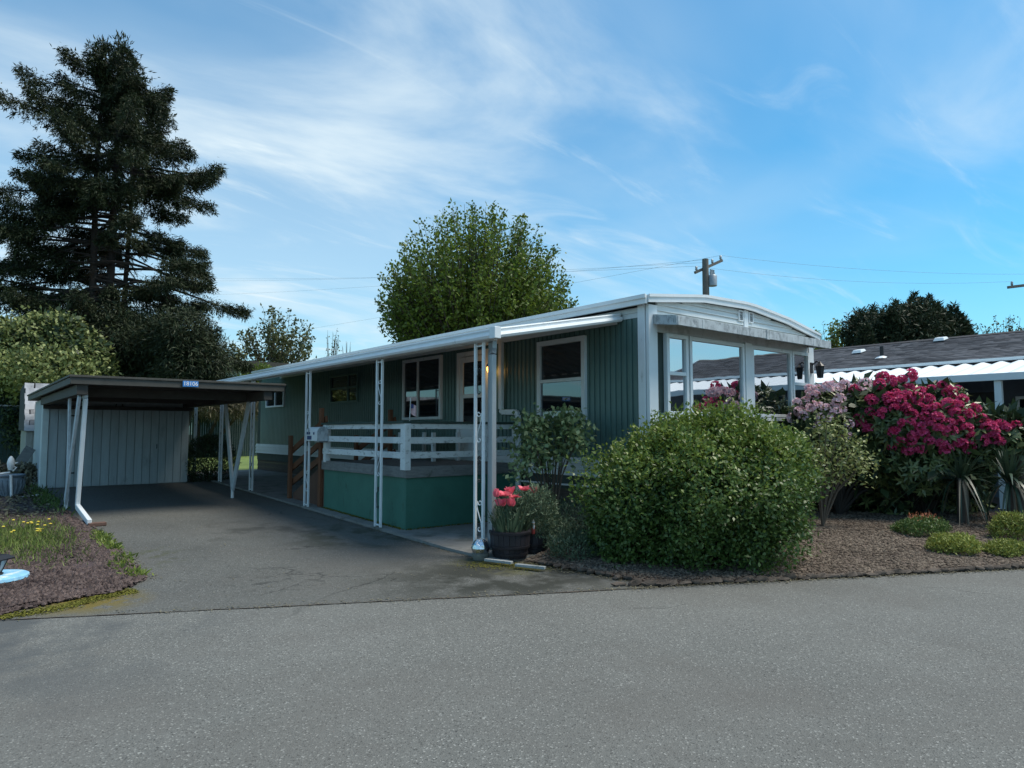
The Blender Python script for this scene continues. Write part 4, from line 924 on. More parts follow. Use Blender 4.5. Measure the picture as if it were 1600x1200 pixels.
# ================================================================== BED EDGING
ed = thing('bed_edging', 'low dark bark edging between the mulch bed and the street', 'edging', (7, 3.2, 0))
g = rs(13); s = 2.35; em_ = []
for k in range(3):
    b = MB(); n_ = 7; prof = [(.025,-.02),(.042,.012),(.038,.045),(.022,.062)]
    b.lathe((0,0,0), prof, 8, 1.35, .9); b.v = [(x*(1+.16*g.normal()),y*(1+.16*g.normal()),z*(1+.12*g.normal())) for x,y,z in b.v]; em_.append(b.mesh('edging_log', 'edging', True))
while s < 9.6:
    x_, y_ = rp(s, 6.085+g.normal()*.012)
    if s < 2.7: y_ += (2.7-s)*.3
    inst('edging_log', em_[g.integers(3)], ed, (x_, y_, gz(y_)+.008), (g.normal()*.1, g.normal()*.1, -.48+g.normal()*.2), (1.0+.5*g.random(), .8+.3*g.random(), .35+.4*g.random())); s += .09+.04*g.random()
ed2 = thing('bed_stones', 'row of mossy dark stones under the left of the clipped shrub', 'edging', (5.0, 5.3, 0))
for k in range(14):
    t = k/13; x_, y_ = 5.0+.17*t, 5.62-1.45*t
    inst('edging_stone', em_[k % 3], ed2, (x_+g.normal()*.015, y_, .012), (0,0,g.random()*6), (.8+.5*g.random(),.8+.5*g.random(),.35+.3*g.random()))

# ================================================================== SHRUBS OF THE RIGHT BED
def stems(parent, c, tips, r0, m='twig', name='stem', fork=.4):
    b = MB()
    for tpt in tips:
        tpt = np.array(tpt); md = np.array([c[0]+(tpt[0]-c[0])*.4, c[1]+(tpt[1]-c[1])*.4, c[2]+(tpt[2]-c[2])*.6])
        b.tube([c, md, tpt], [r0, r0*.7, r0*.25], 6)
    return b.build(name, m, parent, True)
g = rs(31)
sc = np.array([6.52, 4.62, 0.])
sb = thing('clipped_shrub', 'large rounded green shrub in front of the big windows', 'shrub', sc)
def shr(a, b, z): return sc+np.array([math.cos(TH)*a+math.sin(TH)*b, -math.sin(TH)*a+math.cos(TH)*b, z])
lobes_s = [((-.62,-.05,.62),(.66,.70,.66)),((.10,-.18,.72),(.85,.80,.78)),((.62,.0,.80),(.52,.66,.70)),((.15,.10,1.18),(.80,.60,.46)),((-.35,.0,1.0),(.62,.60,.46)),((.70,.1,1.15),(.42,.5,.36)),((-.15,-.45,.42),(.80,.45,.46)),((-.85,-.1,.35),(.42,.5,.40))]
prs = []; prt = []
for lc, lr in lobes_s:
    o_ = blob(g, shr(*lc), lr, int(2600*lr[0]*lr[2])+230, 9, .05, .048, .027, lumpy=.55, lscale=2.8, power=2.1, zmin=-.8, inner=.28, rot=-TH, up=.15)
    top = (o_[0][:,2] > 1.02+.25*g.normal(size=len(o_[0])))  # upper leaves get the brighter colour: sunlit top and new growth together
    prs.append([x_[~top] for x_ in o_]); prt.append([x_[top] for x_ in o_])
A = cat(*prs); B_ = cat(*prt)
# upright sprouts on top
sp = []
for k in range(190):
    a = g.random()*6.28; r = math.sqrt(g.random())*1.12; q = shr(r*1.05*math.cos(a)+.05, r*.62*math.sin(a), 1.52-.42*r*r)
    h_ = .10+.22*g.random(); n_ = 12; t = g.random(n_); d = unit(np.array([g.normal()*.35,g.normal()*.35,1.]))
    sp.append((q+d*h_*t[:,None]+g.normal(size=(n_,3))*.014, unit(g.normal(size=(n_,3))+d*.8), unit(g.normal(size=(n_,3))+[0,0,.6]), np.full(n_,.052), np.full(n_,.028)))
C_ = cat(*sp)
leaves('foliage', *A, 'green_leaf', sb); leaves('lit_new_growth', *cat(B_, C_), 'privet_lit_new', sb)
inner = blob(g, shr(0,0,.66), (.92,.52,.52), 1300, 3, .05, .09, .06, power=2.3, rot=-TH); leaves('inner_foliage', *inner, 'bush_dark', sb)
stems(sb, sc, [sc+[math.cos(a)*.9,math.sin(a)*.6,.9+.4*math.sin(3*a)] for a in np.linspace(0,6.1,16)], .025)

# rose bush beside the porch
rc = onG(862, 850); rc = np.array([rc[0]+.25, rc[1]+.28, .04])
ro = thing('rose_bush', 'leggy rose bush with glossy leaves below the side window', 'shrub', rc)
tips = []
for px_, py_ in ((812,700),(818,672),(826,658),(838,662),(850,668),(858,682),(868,664),(880,655),(893,652),(902,664),(898,690),(885,700),(870,705),(845,700),(830,715),(816,735),(852,722),(835,690),(905,680),(890,675)):
    tips.append(onD(px_, py_, (rc@Fv)+g.normal()*.16))
stems(ro, rc, tips, .013, 'twig', 'cane')
pr_ = []
for tpt in tips:
    n_ = 95; q = tpt+g.normal(size=(n_,3))*[.11,.11,.085]; pr_.append((q, unit(g.normal(size=(n_,3))+[0,0,-.1]), unit(g.normal(size=(n_,3))*.6+[0,0,1]), .065+.04*g.random(n_), .042+.018*g.random(n_)))
leaves('foliage', *cat(*pr_), 'rose_leaf', ro)

# grey-green perennials at the foot of the shrub and beside the planter
for px_, py_, w_, h_, dsc in ((880,868,.30,.32,'fine grey-green clump between planter and large shrub'), (915,880,.28,.20,'low grey-green clump at the left foot of the large shrub'), (900,845,.34,.40,'taller feathery green clump behind the planters')):
    q = onG(px_, py_); pc = thing('perennial_clump', dsc, 'plant', (q[0],q[1]+.1,.02), 'perennials by the planters')
    P_, D_, N_, L_, W_ = blob(g, (q[0]+.05,q[1]+.15,.04+h_*.45), (w_,w_,h_*.62), 700, 4, .03, .05, .012, zmin=-.8, up=.9); leaves('foliage', P_, D_, N_, L_, W_, 'grey_leaf', pc)

# slender variegated shrub right of the large shrub
vc = onD(1285, 815, 9.2); vc = np.array([vc[0], vc[1], bedz(vc[0], vc[1])+.02])
vb = thing('slender_shrub', 'slender pale-leaved shrub between the big shrub and rhododendrons', 'shrub', vc); vd = vc@Fv
tips = [onD(a, b, vd+g.normal()*.2) for a, b in ((1272,690),(1280,672),(1292,660),(1300,680),(1312,672),(1322,690),(1335,700),(1345,715),(1330,725),(1310,715),(1290,705),(1275,715),(1300,735),(1280,740),(1318,745),(1265,700),(1268,735),(1340,735),(1350,722))]
stems(vb, vc, tips, .014, 'twig', 'stem')
pr_ = []
for tpt in tips:
    n_ = 75; q = tpt+g.normal(size=(n_,3))*[.11,.11,.08]; pr_.append((q, unit(g.normal(size=(n_,3))), unit(g.normal(size=(n_,3))*.6+[0,0,1]), .045+.03*g.random(n_), .024+.012*g.random(n_)))
leaves('foliage', *cat(*pr_), 'pale_leaf', vb)

# rhododendrons: whorled leaves and one mesh per flower truss, shared
def truss_mesh(name, m, r, nfl, g):
    d = sph(g, nfl*2); d = d[d[:,2] > -.45][:nfl]; P=[];D=[];N=[]
    for q in d:
        a = unit(np.cross(q,[.3,.5,.8])); b = np.cross(q,a)
        for k in range(5):
            t = 2*math.pi*k/5+g.random(); o = a*math.cos(t)+b*math.sin(t); P.append(q*r*.72); D.append(q*.75+o*.9); N.append(q*.6-o*.5)
    o = leaves('tmp', P, D, N, r*.62, r*.50, m, None, fold=.1); me = o.data
    loc = np.array(o.location); n_ = len(me.vertices); v = np.empty(n_*3); me.vertices.foreach_get('co', v); v = v.reshape(-1,3)+loc; me.vertices.foreach_set('co', v.ravel()); me.update()
    bpy.data.objects.remove(o); me.name = name; return me
g = rs(41)
tr_red = [truss_mesh('truss_red', 'rho_red', .088, 26, g) for _ in range(3)]; tr_pink = [truss_mesh('truss_pink', 'rho_pink', .085, 20, g) for _ in range(3)]
def whorls(g, cen, nrm_, Ln, Wd, k=8):
    n_ = len(cen); a = np.tile(np.arange(k)*2*math.pi/k, n_)+np.repeat(g.random(n_)*6.28,k); nn = np.repeat(nrm_,k,0); c_ = np.repeat(cen,k,0)
    t = unit(np.cross(nn,[.2,.3,.9])); b = np.cross(nn,t); o = t*np.cos(a)[:,None]+b*np.sin(a)[:,None]
    D = unit(o+nn*(.25+.35*g.normal(size=(n_*k,1)))+np.array([0,0,-.1])); return c_+g.normal(size=c_.shape)*.02, D, unit(nn+o*.1), Ln*(.7+.5*g.random(n_*k)), Wd*(.8+.4*g.random(n_*k))
def rhodo(label, lobes, trusses, pmesh, seed, base, group=None):
    g = rs(seed); th_ = thing('rhododendron', label, 'shrub', base); parts = []; tips = []
    for c, r, n_ in lobes:
        d = sph(g, n_*2); d = d[d[:,2] > -.75][:n_]; t = (1-.45*g.random(len(d))**1.5)[:,None]; q = np.array(c)+d*np.array(r)*t*(1+.15*lump(d*2,1.3,seed))[:,None]
        parts.append(whorls(g, q, unit(d+[0,0,.35]), .135, .040)); tips += list(q[::9])
    leaves('foliage', *cat(*parts), 'rho_leaf', th_)
    ins = []
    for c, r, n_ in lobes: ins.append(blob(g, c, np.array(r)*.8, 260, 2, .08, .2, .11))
    leaves('inner_foliage', *cat(*ins), 'bush_dark', th_)  # dark leaf colour stands for shade inside and under the shrub
    stems(th_, np.array(base)+[0,0,-.02], tips, .03, 'bark_dark', 'limb')
    for i, (px_, py_, dep) in enumerate(trusses):
        d_ = ray(px_, py_); best = None
        for c, r, n_ in lobes:
            oc = (Cv-np.array(c))/np.array(r); dd = d_/np.array(r); A_ = dd@dd; Bq = oc@dd; Cq = oc@oc-1.0; ds = Bq*Bq-A_*Cq
            if ds > 0:
                t_ = (-Bq-math.sqrt(ds))/A_; best = t_ if best is None else min(best, t_)
        q = Cv+d_*(best-.03) if best else onD(px_, py_, dep)
        s_ = .70+.34*g.random()
        inst('flower_truss', pmesh[i % 3], th_, q, (g.normal()*.5, g.normal()*.5, g.random()*6), (s_,s_,s_*.9))
    return th_
# crimson shrub: lobes set by the outline, trusses on the camera-side surface
DR = 10.4
L1 = [onD(1400,660,DR), onD(1462,668,DR-.1), onD(1520,690,DR-.2), onD(1430,730,DR), onD(1370,690,DR+.2), onD(1490,740,DR-.1), onD(1400,775,DR+.7), onD(1480,775,DR+.6), onD(1556,680,DR-.3), onD(1350,640,DR+.1)]  # low rear lobes added to fill the black shade beneath
R1 = [(.62,.55,.58),(.70,.6,.62),(.52,.5,.42),(.75,.6,.42),(.5,.5,.5),(.5,.45,.35),(.85,.6,.5),(.6,.5,.45),(.44,.40,.28),(.42,.42,.36)]
red_px = [(1375,602),(1392,594),(1412,592),(1423,588),(1437,594),(1385,622),(1402,610),(1421,605),(1440,612),(1452,622),(1469,602),(1486,606),(1496,608),(1462,610),(1478,617),
 (1390,628),(1407,626),(1418,620),(1436,630),(1450,640),(1380,641),(1398,637),(1412,642),(1428,648),(1446,650),(1462,636),(1478,632),(1495,630),(1492,645),(1509,640),(1524,636),(1537,642),(1533,655),(1516,652),(1465,650),(1482,658),
 (1340,652),(1358,642),(1372,650),(1362,626),(1396,652),(1410,662),(1424,660),(1438,668),(1452,662),(1468,668),(1422,680),(1440,678),(1395,674),(1376,668),(1498,660),(1510,668),(1518,682),(1485,676),
 (1549,668),(1562,662),(1570,668),(1551,686),(1560,684),(1543,680),(1566,690),(1588,664),(1390,700),(1418,706),(1425,688),(1516,696),(1335,612),(1345,622),(1416,634),(1434,640),(1504,622),(1400,600),(1456,608),(1430,618),(1540,668),(1552,676),(1574,682),(1530,690),(1500,690),(1470,690),(1452,690),(1405,690),(1360,668),(1350,662),(1546,658),(1582,672),(1480,704),(1440,706),(1366,610),(1380,590)]
red_px = [p_ for i_, p_ in enumerate(red_px) if i_ % 9 != 4]
red_tr = []
for (a, b) in red_px: red_tr.append((a+g.normal()*2, b+g.normal()*2, DR-.62+.0012*((a-1450)**2)/30+.15*abs(g.normal())-(.0 if b > 640 else -.15)))
rb_ = onD(1440, 790, DR+.1); rb_ = (rb_[0], rb_[1], bedz(rb_[0],rb_[1])+.01)
rhodo('big rhododendron covered in crimson flower clusters', [(tuple(a), b, n_) for a, b, n_ in zip(L1, R1, (430,480,260,330,300,180,160,120,140,150))], red_tr, tr_red, 51, rb_)
DP = 10.6
L2 = [onD(1290,665,DP), onD(1345,650,DP+.2), onD(1300,700,DP-.1), onD(1360,720,DP), onD(1320,760,DP+.7)]  # last lobe sits low, leaves standing in for shade under the flowers
R2 = [(.55,.5,.55),(.6,.5,.5),(.45,.45,.35),(.5,.45,.4),(.7,.5,.45)]
pk = [(1262,615),(1275,618),(1290,604),(1300,612),(1314,606),(1320,600),(1332,612),(1346,610),(1250,640),(1270,634),(1283,636),(1295,640),(1308,632),(1346,636),(1355,630),(1362,642),(1284,655),(1294,652),(1305,640),(1322,682),(1396,656),(1240,652),(1246,628),(1260,628),(1372,618),(1352,600),(1330,622),(1312,622),(1280,606),(1266,606),(1256,650),(1318,640),(1338,640),(1326,660),(1280,668),(1338,604),(1302,604)]
rhodo('lilac-flowered rhododendron beside the right window', [(tuple(a), b, n_) for a, b, n_ in zip(L2, R2, (360,360,220,200,120))], [(a+g.normal()*2, b+g.normal()*2, DP-.5+.1*g.normal()) for a, b in pk], tr_pink, 52, (float(onD(1310,790,DP)[0]), float(onD(1310,790,DP)[1]), .17))

# yuccas: every strap leaf a part
def yleaf(name, m, L_, wd, droop):
    b = MB(); n_ = 7
    for i in range(n_+1):
        t = i/n_; w_ = wd*math.sin(math.pi*min(1,.18+.82*t)**.8)*.5+.002; z = L_*(t-droop*t*t*.55); x = L_*droop*t*t*.75+.12*L_*t
        b.v += [(x,-w_,z),(x-.25*w_,0,z-.0),(x,w_,z)]
    for i in range(n_): a = 3*i; b.f += [(a,a+1,a+4,a+3),(a+1,a+2,a+5,a+4)]
    me = bpy.data.meshes.new(name); me.from_pydata(b.v, [], b.f); me.materials.append(M[m]); me.polygons.foreach_set('use_smooth', [True]*len(me.polygons)); return me
yl = [yleaf('yucca_up', 'yucca', .62, .040, .1), yleaf('yucca_mid', 'yucca', .68, .040, .7), yleaf('yucca_down', 'dry', .62, .022, 2.3), yleaf('yucca_bend', 'yucca', .8, .03, 1.6)]
g = rs(61)
for px_, dep, zc_, nU, nM, nD, dsc in ((1503,9.6,.62,12,18,30,'dark strap-leaved yucca below the crimson rhododendron'), (1580,9.3,.60,26,20,34,'upright yucca with drooping dry leaves at the right edge'), (1598,10.0,1.1,20,20,6,'tall dark yucca behind the right-edge yucca')):
    q = onD(px_, 800, dep); bz = bedz(q[0],q[1])+.01; yu = thing('yucca', dsc, 'plant', (q[0],q[1],bz), 'yuccas at the right')
    MB().tube([(q[0],q[1],bz-.03),(q[0]+.02,q[1],bz+zc_*.5),(q[0],q[1],bz+zc_)], [.07,.055,.05], 9).build('trunk', 'bark', yu, True)
    for nn, me, tl0, tl1 in ((nU,yl[0],.0,.75),(nM,yl[1],.4,1.3),(nD//2,yl[2],.5,1.9),(nD//2,yl[3],.6,1.8)):
        for k in range(nn):
            s_ = .55+.65*g.random(); inst('leaf', me, yu, (q[0],q[1],bz+zc_-.08*g.random()), (0, g.uniform(tl0,tl1)*.75, g.random()*6.283), (s_,1,s_))
# low mounds
for px_, py_, rx, ry, h_, m_, dsc in ((1452,833,.38,.28,.15,'mound_green','dark green groundcover mound with orange tips in the mulch'), (1507,862,.27,.22,.15,'mound_yellow','yellow-green cushion plant in front of the darker mound'), (1586,866,.28,.18,.09,'mound_yellow','low yellow-green cushion at the right edge of the mulch'), (1606,840,.24,.24,.30,'mound_yellow','small twiggy shrublet at the right edge by the yucca')):
    q = onG(px_, py_); z_ = bedz(q[0],q[1])+.01; q = onZ(px_, py_, z_); q = np.array([q[0]+.63*ry, q[1]+.77*ry*.8, z_])
    mo = thing('groundcover_mound', dsc, 'plant', q)
    P_, D_, N_, L_, W_ = blob(g, q+[0,0,.01], (rx,ry,h_*.78), 1500, 4, .02, .035, .014, lumpy=.3, lscale=4, zmin=-.1, up=.7); leaves('foliage', P_, D_, N_, L_, W_, m_, mo)
    if 'orange' in dsc:
        P_, D_, N_, L_, W_ = blob(g, q+[.12,-.02,.05], (.22,.16,h_*.9), 60, 5, .02, .04, .018, zmin=.2, up=.6); leaves('orange_tips', P_, D_, N_, L_, W_, 'mound_orange', mo, kind='stuff')
    if 'shrublet' in dsc: stems(mo, q, [q+[math.cos(a)*.2,math.sin(a)*.2,.28] for a in np.linspace(0,5.5,8)], .008)

# dark bush beside the shed
q = onG(318, 752); q = np.array([q[0]+.15, q[1]+.1, .27]); cb = thing('evergreen_bush', 'dark evergreen bush beside the shed under the awning', 'shrub', q)
P_, D_, N_, L_, W_ = blob(g, q+[0,0,.42], (.52,.48,.60), 2600, 4, .04, .07, .014, lumpy=.3, lscale=2.5, zmin=-.8, up=.8); leaves('foliage', P_, D_, N_, L_, W_, 'bush_dark', cb)
stems(cb, q, [q+[math.cos(a)*.3,math.sin(a)*.3,.5] for a in np.linspace(0,5.5,8)], .015)

# ================================================================== NEIGHBOUR HOME ON THE RIGHT
NX0, NXE, NXR, NX1 = 13.35, 15.3, 17.9, 20.5; NY0, NY1 = -1.2, 17.0; ZE, ZR = 2.80, 3.60
nh = thing('neighbour_home', 'neighbouring home with grey shingle roof and roof vents on the right', 'house', (17.9, 8, .1))
bx('wall', 'nb_wall', nh, NXE+.35, NX1-.35, NY0+.3, NY1-.3, 0, ZE+.02)
MB().prism([(NXE,NY0,ZE),(NXR,NY0,ZR),(NX1,NY0,ZE),(NX1,NY0,ZE-.06),(NXE,NY0,ZE-.06)], (0,NY1-NY0,0)).build('roof', 'nb_dark', nh)
MB().prism([(NXE+.35,NY0+.28,ZE-.06),(NXR,NY0+.28,ZR-.08),(NX1-.35,NY0+.28,ZE-.06)], (0,.02,0)).build('gable', 'nb_white', nh)
bx('fascia', 'nb_white', nh, NXE-.04, NXE-.005, NY0-.02, NY1, ZE-.03, ZE+.03)
for sg_ in (0, 1):
    a, b = (NXE-.02, NXR+.01) if sg_ == 0 else (NX1+.02, NXR-.01)
    MB().prism([(a,NY0-.03,ZE-.08),(b,NY0-.03,ZR-.06),(b,NY0-.03,ZR+.04),(a,NY0-.03,ZE+.03)], (0,.025,0)).build('barge_board', 'nb_white', nh)
# shingle courses, real tabs
g = rs(71); P=[]; sl2 = math.atan2(ZR-ZE, NXR-NXE); hyp = math.hypot(ZR-ZE, NXR-NXE); nc = 20; ct, st_ = math.cos(sl2), math.sin(sl2)
shb = MB(); up_ = np.array([-st_,0,ct])
for r in range(nc):
    yv = NY0-.02+(.12 if r % 2 else 0)-.2
    while yv < NY1:
        wd = .16+.14*g.random(); t0 = hyp*r/nc; t1 = hyp*(r+1.15)/nc; lift = .010+.006*g.random()
        y0_, y1_ = max(yv,NY0-.02), min(yv+wd-.004,NY1)
        if y1_ > y0_:
            def pt_(t,y_,l): return (NXE+t*ct-st_*l, y_, ZE+t*st_+ct*l)
            shb.add([pt_(t0,y0_,lift),pt_(t0,y1_,lift),pt_(t1,y1_,.002),pt_(t1,y0_,.002),pt_(t0,y0_,.0),pt_(t0,y1_,.0)], [(0,1,2,3),(4,5,1,0)])
        yv += wd
sho = shb.build('shingles', 'shingle_roof', nh, kind='stuff')
MB().prism([(NXR-.13,NY0-.02,ZR-.02),(NXR,NY0-.02,ZR+.03),(NXR+.13,NY0-.02,ZR-.02),(NXR,NY0-.02,ZR+.018)], (0,NY1-NY0,0)).build('ridge_cap', 'nb_dark', nh)
def on_roof(px_, py_):
    d = ray(px_,py_); n_ = np.array([-st_,0,ct]); p0 = np.array([NXE,0,ZE]); t = ((p0-Cv)@n_)/(d@n_); return Cv+d*t
for px_, py_ in ((1342,552),(1470,533)):
    q = on_roof(px_,py_); v = MB().hexa([(q[0]-.2,q[1]-.17,q[2]-.03),(q[0]+.2,q[1]-.17,q[2]+.09),(q[0]+.2,q[1]+.17,q[2]+.09),(q[0]-.2,q[1]+.17,q[2]-.03)],[(q[0]-.14,q[1]-.13,q[2]+.11),(q[0]+.16,q[1]-.13,q[2]+.17),(q[0]+.16,q[1]+.13,q[2]+.17),(q[0]-.14,q[1]+.13,q[2]+.11)])
    vo_ = v.build('roof_vent', 'nb_white', nh, bevel=.02); vo_.scale = (.72,.72,.6); vo_.location.z -= .02
q = on_roof(1378,559); MB().tube([(q[0],q[1],q[2]-.02),(q[0],q[1],q[2]+.26)], .04, 10).build('vent_pipe', 'black', nh, True)
MB().lathe((q[0],q[1],q[2]-.02), [(.16,0),(.10,.04),(.05,.06)], 12).build('pipe_flashing', 'nb_white', nh)
# windows on its wall under the awning
win(nh, 'y', NXE+.35, 5.6, 7.2, 1.0, 2.1, mull=6.4, fm='nb_white'); win(nh, 'y', NXE+.35, 2.4, 4.0, 1.0, 2.1, mull=3.2, fm='nb_white'); win(nh, 'y', NXE+.35, 10, 11.5, 1.0, 2.1, fm='nb_white')
# its awning
na = thing('neighbour_awning', 'white corrugated awning along the neighbouring home', 'awning', (14.3, 7, .1))
b = MB(); sn_ = math.atan2(ZE-.085-2.335, NXE-.05-NX0); ll = math.hypot(NXE-.05-NX0, ZE-.085-2.335)
pr = [(-.15,0),(-.025,.045),(.025,.045),(.15,0)]
b.add([(0,y_,z_) for y_,z_ in pr]+[(ll,y_,z_) for y_,z_ in pr], [(i,i+1,len(pr)+i+1,len(pr)+i) for i in range(len(pr)-1)])
nme = bpy.data.meshes.new('neighbour_awning_panel'); nme.from_pydata(b.v, [], b.f); nme.materials.append(M['nb_white'])
y = NY0+.2
while y < 14: inst('roof_panel', nme, na, (NX0, y, 2.335), (0,-sn_,0)); y += .30
bx('front_fascia', 'nb_white', na, NX0-.045, NX0-.005, NY0, 3.18, 2.28, 2.40, .004); bx('front_fascia', 'nb_white', na, NX0-.045, NX0-.005, 3.185, 14.0, 2.28, 2.40, .004)
for yy in (-1.0, 3.66, 7.9, 11.8): bx('post', 'nb_white', na, NX0+.0, NX0+.10, yy-.05, yy+.05, 0, 2.279, .004)
lat = bx('shade_valance', 'nb_dark', na, NX0+1.2, NX0+1.22, 4.0, 9.5, 1.62, 2.15)
for k in range(16): MB().prism([(NX0+1.19,4.1+k*.34,1.90),(NX0+1.19,4.27+k*.34,1.96),(NX0+1.19,4.44+k*.34,1.90)], (.008,0,0)).build('scallop', 'galv', na)

# ================================================================== BACKGROUND BUILDING, FENCE, POLE
bh = thing('distant_house', 'far grey house with flat dark roof beyond the fence', 'house', onD(400,690,40)*[1,1,0]+[0,0,.2])
a = onD(352,575,40); bz_ = a[2]
q0 = onD(352,562,40); yb = q0[1]-1.0
hx0, hx1 = float(onY(345,575,yb)[0]), float(onY(500,575,yb)[0]); zr0 = float(onY(345,574,yb)[2]); zr1 = float(onY(345,561,yb)[2])
bx('roof', 'carport_wood', bh, hx0, hx1, yb, yb+8, zr0, zr1)
wx0 = float(onY(362,590,yb+.6)[0]); bx('wall', 'shed', bh, wx0, hx1-.4, yb+.6, yb+7.5, .2, zr0)
w0, w1 = onY(375,573,yb+.6), onY(404,590,yb+.6); win(bh, 'x', yb+.6, float(w0[0]), float(w1[0]), float(w1[2]), float(w0[2]), mull=float((w0[0]*2+w1[0])/3), fm='nb_white', fw=.08)

f0, f1 = onD(230,711,34), onD(470,711,34); fyy = (f0[1]+f1[1])/2
fn_ = thing('slat_fence', 'dark green slatted fence at the far end of the lot', 'fence', (f1[0]-4, 33.0, .2))
fx0, fx1 = float(onY(255,690,33.0)[0]), float(onY(470,690,33.0)[0]); zft = float(onY(345,648,33.0)[2])
slm = MB().box(-.045,.045,-.01,.01,0,zft-.27).mesh('fence_slat', 'fence')
k = fx0
while k < fx1: inst('slat', slm, fn_, (k, 33.0, .25)); k += .10
xk = fx0
while xk < fx1+.5: bx('fence_post', 'galv', fn_, xk-.03, xk+.03, 33.03, 33.09, .2, zft+.05); xk += 2.4
bx('top_rail', 'galv', fn_, fx0, fx1, 32.985, 33.028, zft-.02, zft+.02)
fl0, fl1 = float(onY(-60,690,25)[0]), float(onY(42,690,25)[0])
fn2 = thing('side_fence', 'dark slatted fence behind the urn at the left edge', 'fence', (fl0+1, 25, .2))
k = fl0
while k < fl1: inst('slat', slm, fn2, (k, 25.0, .25)); k += .10
bx('top_rail', 'galv', fn2, fl0, fl1, 24.985, 25.028, zft-.02, zft+.02)

def pole(px_, py_top, dep, arm, label, transformer):
    q = onD(px_, py_top, dep); po = thing('utility_pole', label, 'utility pole', (q[0],q[1],0))
    MB().tube([(q[0],q[1],-.05),(q[0],q[1],q[2])], [.19,.14], 12).build('shaft', 'pole', po, True)
    a = onD(*arm[0], dep-.1); b = onD(*arm[1], dep-.1+arm[2]); ar = MB().bar(a, b, .12, .12).build('crossarm', 'pole', po)
    pts = []
    for t in (.05, .36, .64, .95):
        p = a+(b-a)*t; MB().lathe((p[0],p[1],p[2]+.06), [(.03,0),(.06,.06),(.045,.1),(.06,.14),(.03,.2)], 8).build('insulator', 'galv', ar, True); pts.append(p+[0,0,.26])
    if transformer:
        t = onD(px_+11, py_top+33, dep); MB().lathe((t[0],t[1],t[2]-.38), [(.05,.1),(.20,.12),(.21,.56),(.18,.60),(.05,.62)], 14).build('transformer', 'galv', po, True)
        for k in range(3): MB().lathe((t[0]+(k-1)*.12,t[1],t[2]+.22), [(.04,0),(.05,.1),(.03,.2),(.04,.26)], 8).build('bushing', 'galv', po, True)
        MB().bar((q[0],q[1],t[2]),(t[0],t[1],t[2]),.08,.1).build('bracket', 'galv', po)
    return pts
pts = pole(1102, 405, 30, ((1086,426),(1128,407),0.6), 'wooden utility pole with transformer rising behind the home', True)
pt2 = pole(1640, 425, 32, ((1575,449),(1700,434),0.3), 'utility pole at the far right with only its crossarm tip showing', False)
def wire(a, b, sag, label):
    a = np.array(a); b = np.array(b); ps = [a+(b-a)*t-np.array([0,0,sag*4*t*(1-t)]) for t in np.linspace(0,1,14)]
    tag(MB().tube(ps, .0045, 5).build('power_line', 'wire', None, True), label, 'power line', 'power lines')
ends = [onD(150,428,85), onD(150,434,85), onD(150,462,85), onD(150,556,85)]
for i, (p, e_) in enumerate(zip(pts, ends)): wire(p, e_, .6, ['topmost power line crossing the sky left of the utility pole','second power line from the top left of the utility pole','third power line down left of the utility pole','lowest power line just above the distant house roof'][i])
for i in (0, 3): wire(pts[i], pt2[i], .35, ['power line running right from the near end of the crossarm','','','power line running right from the far end of the crossarm'][i])

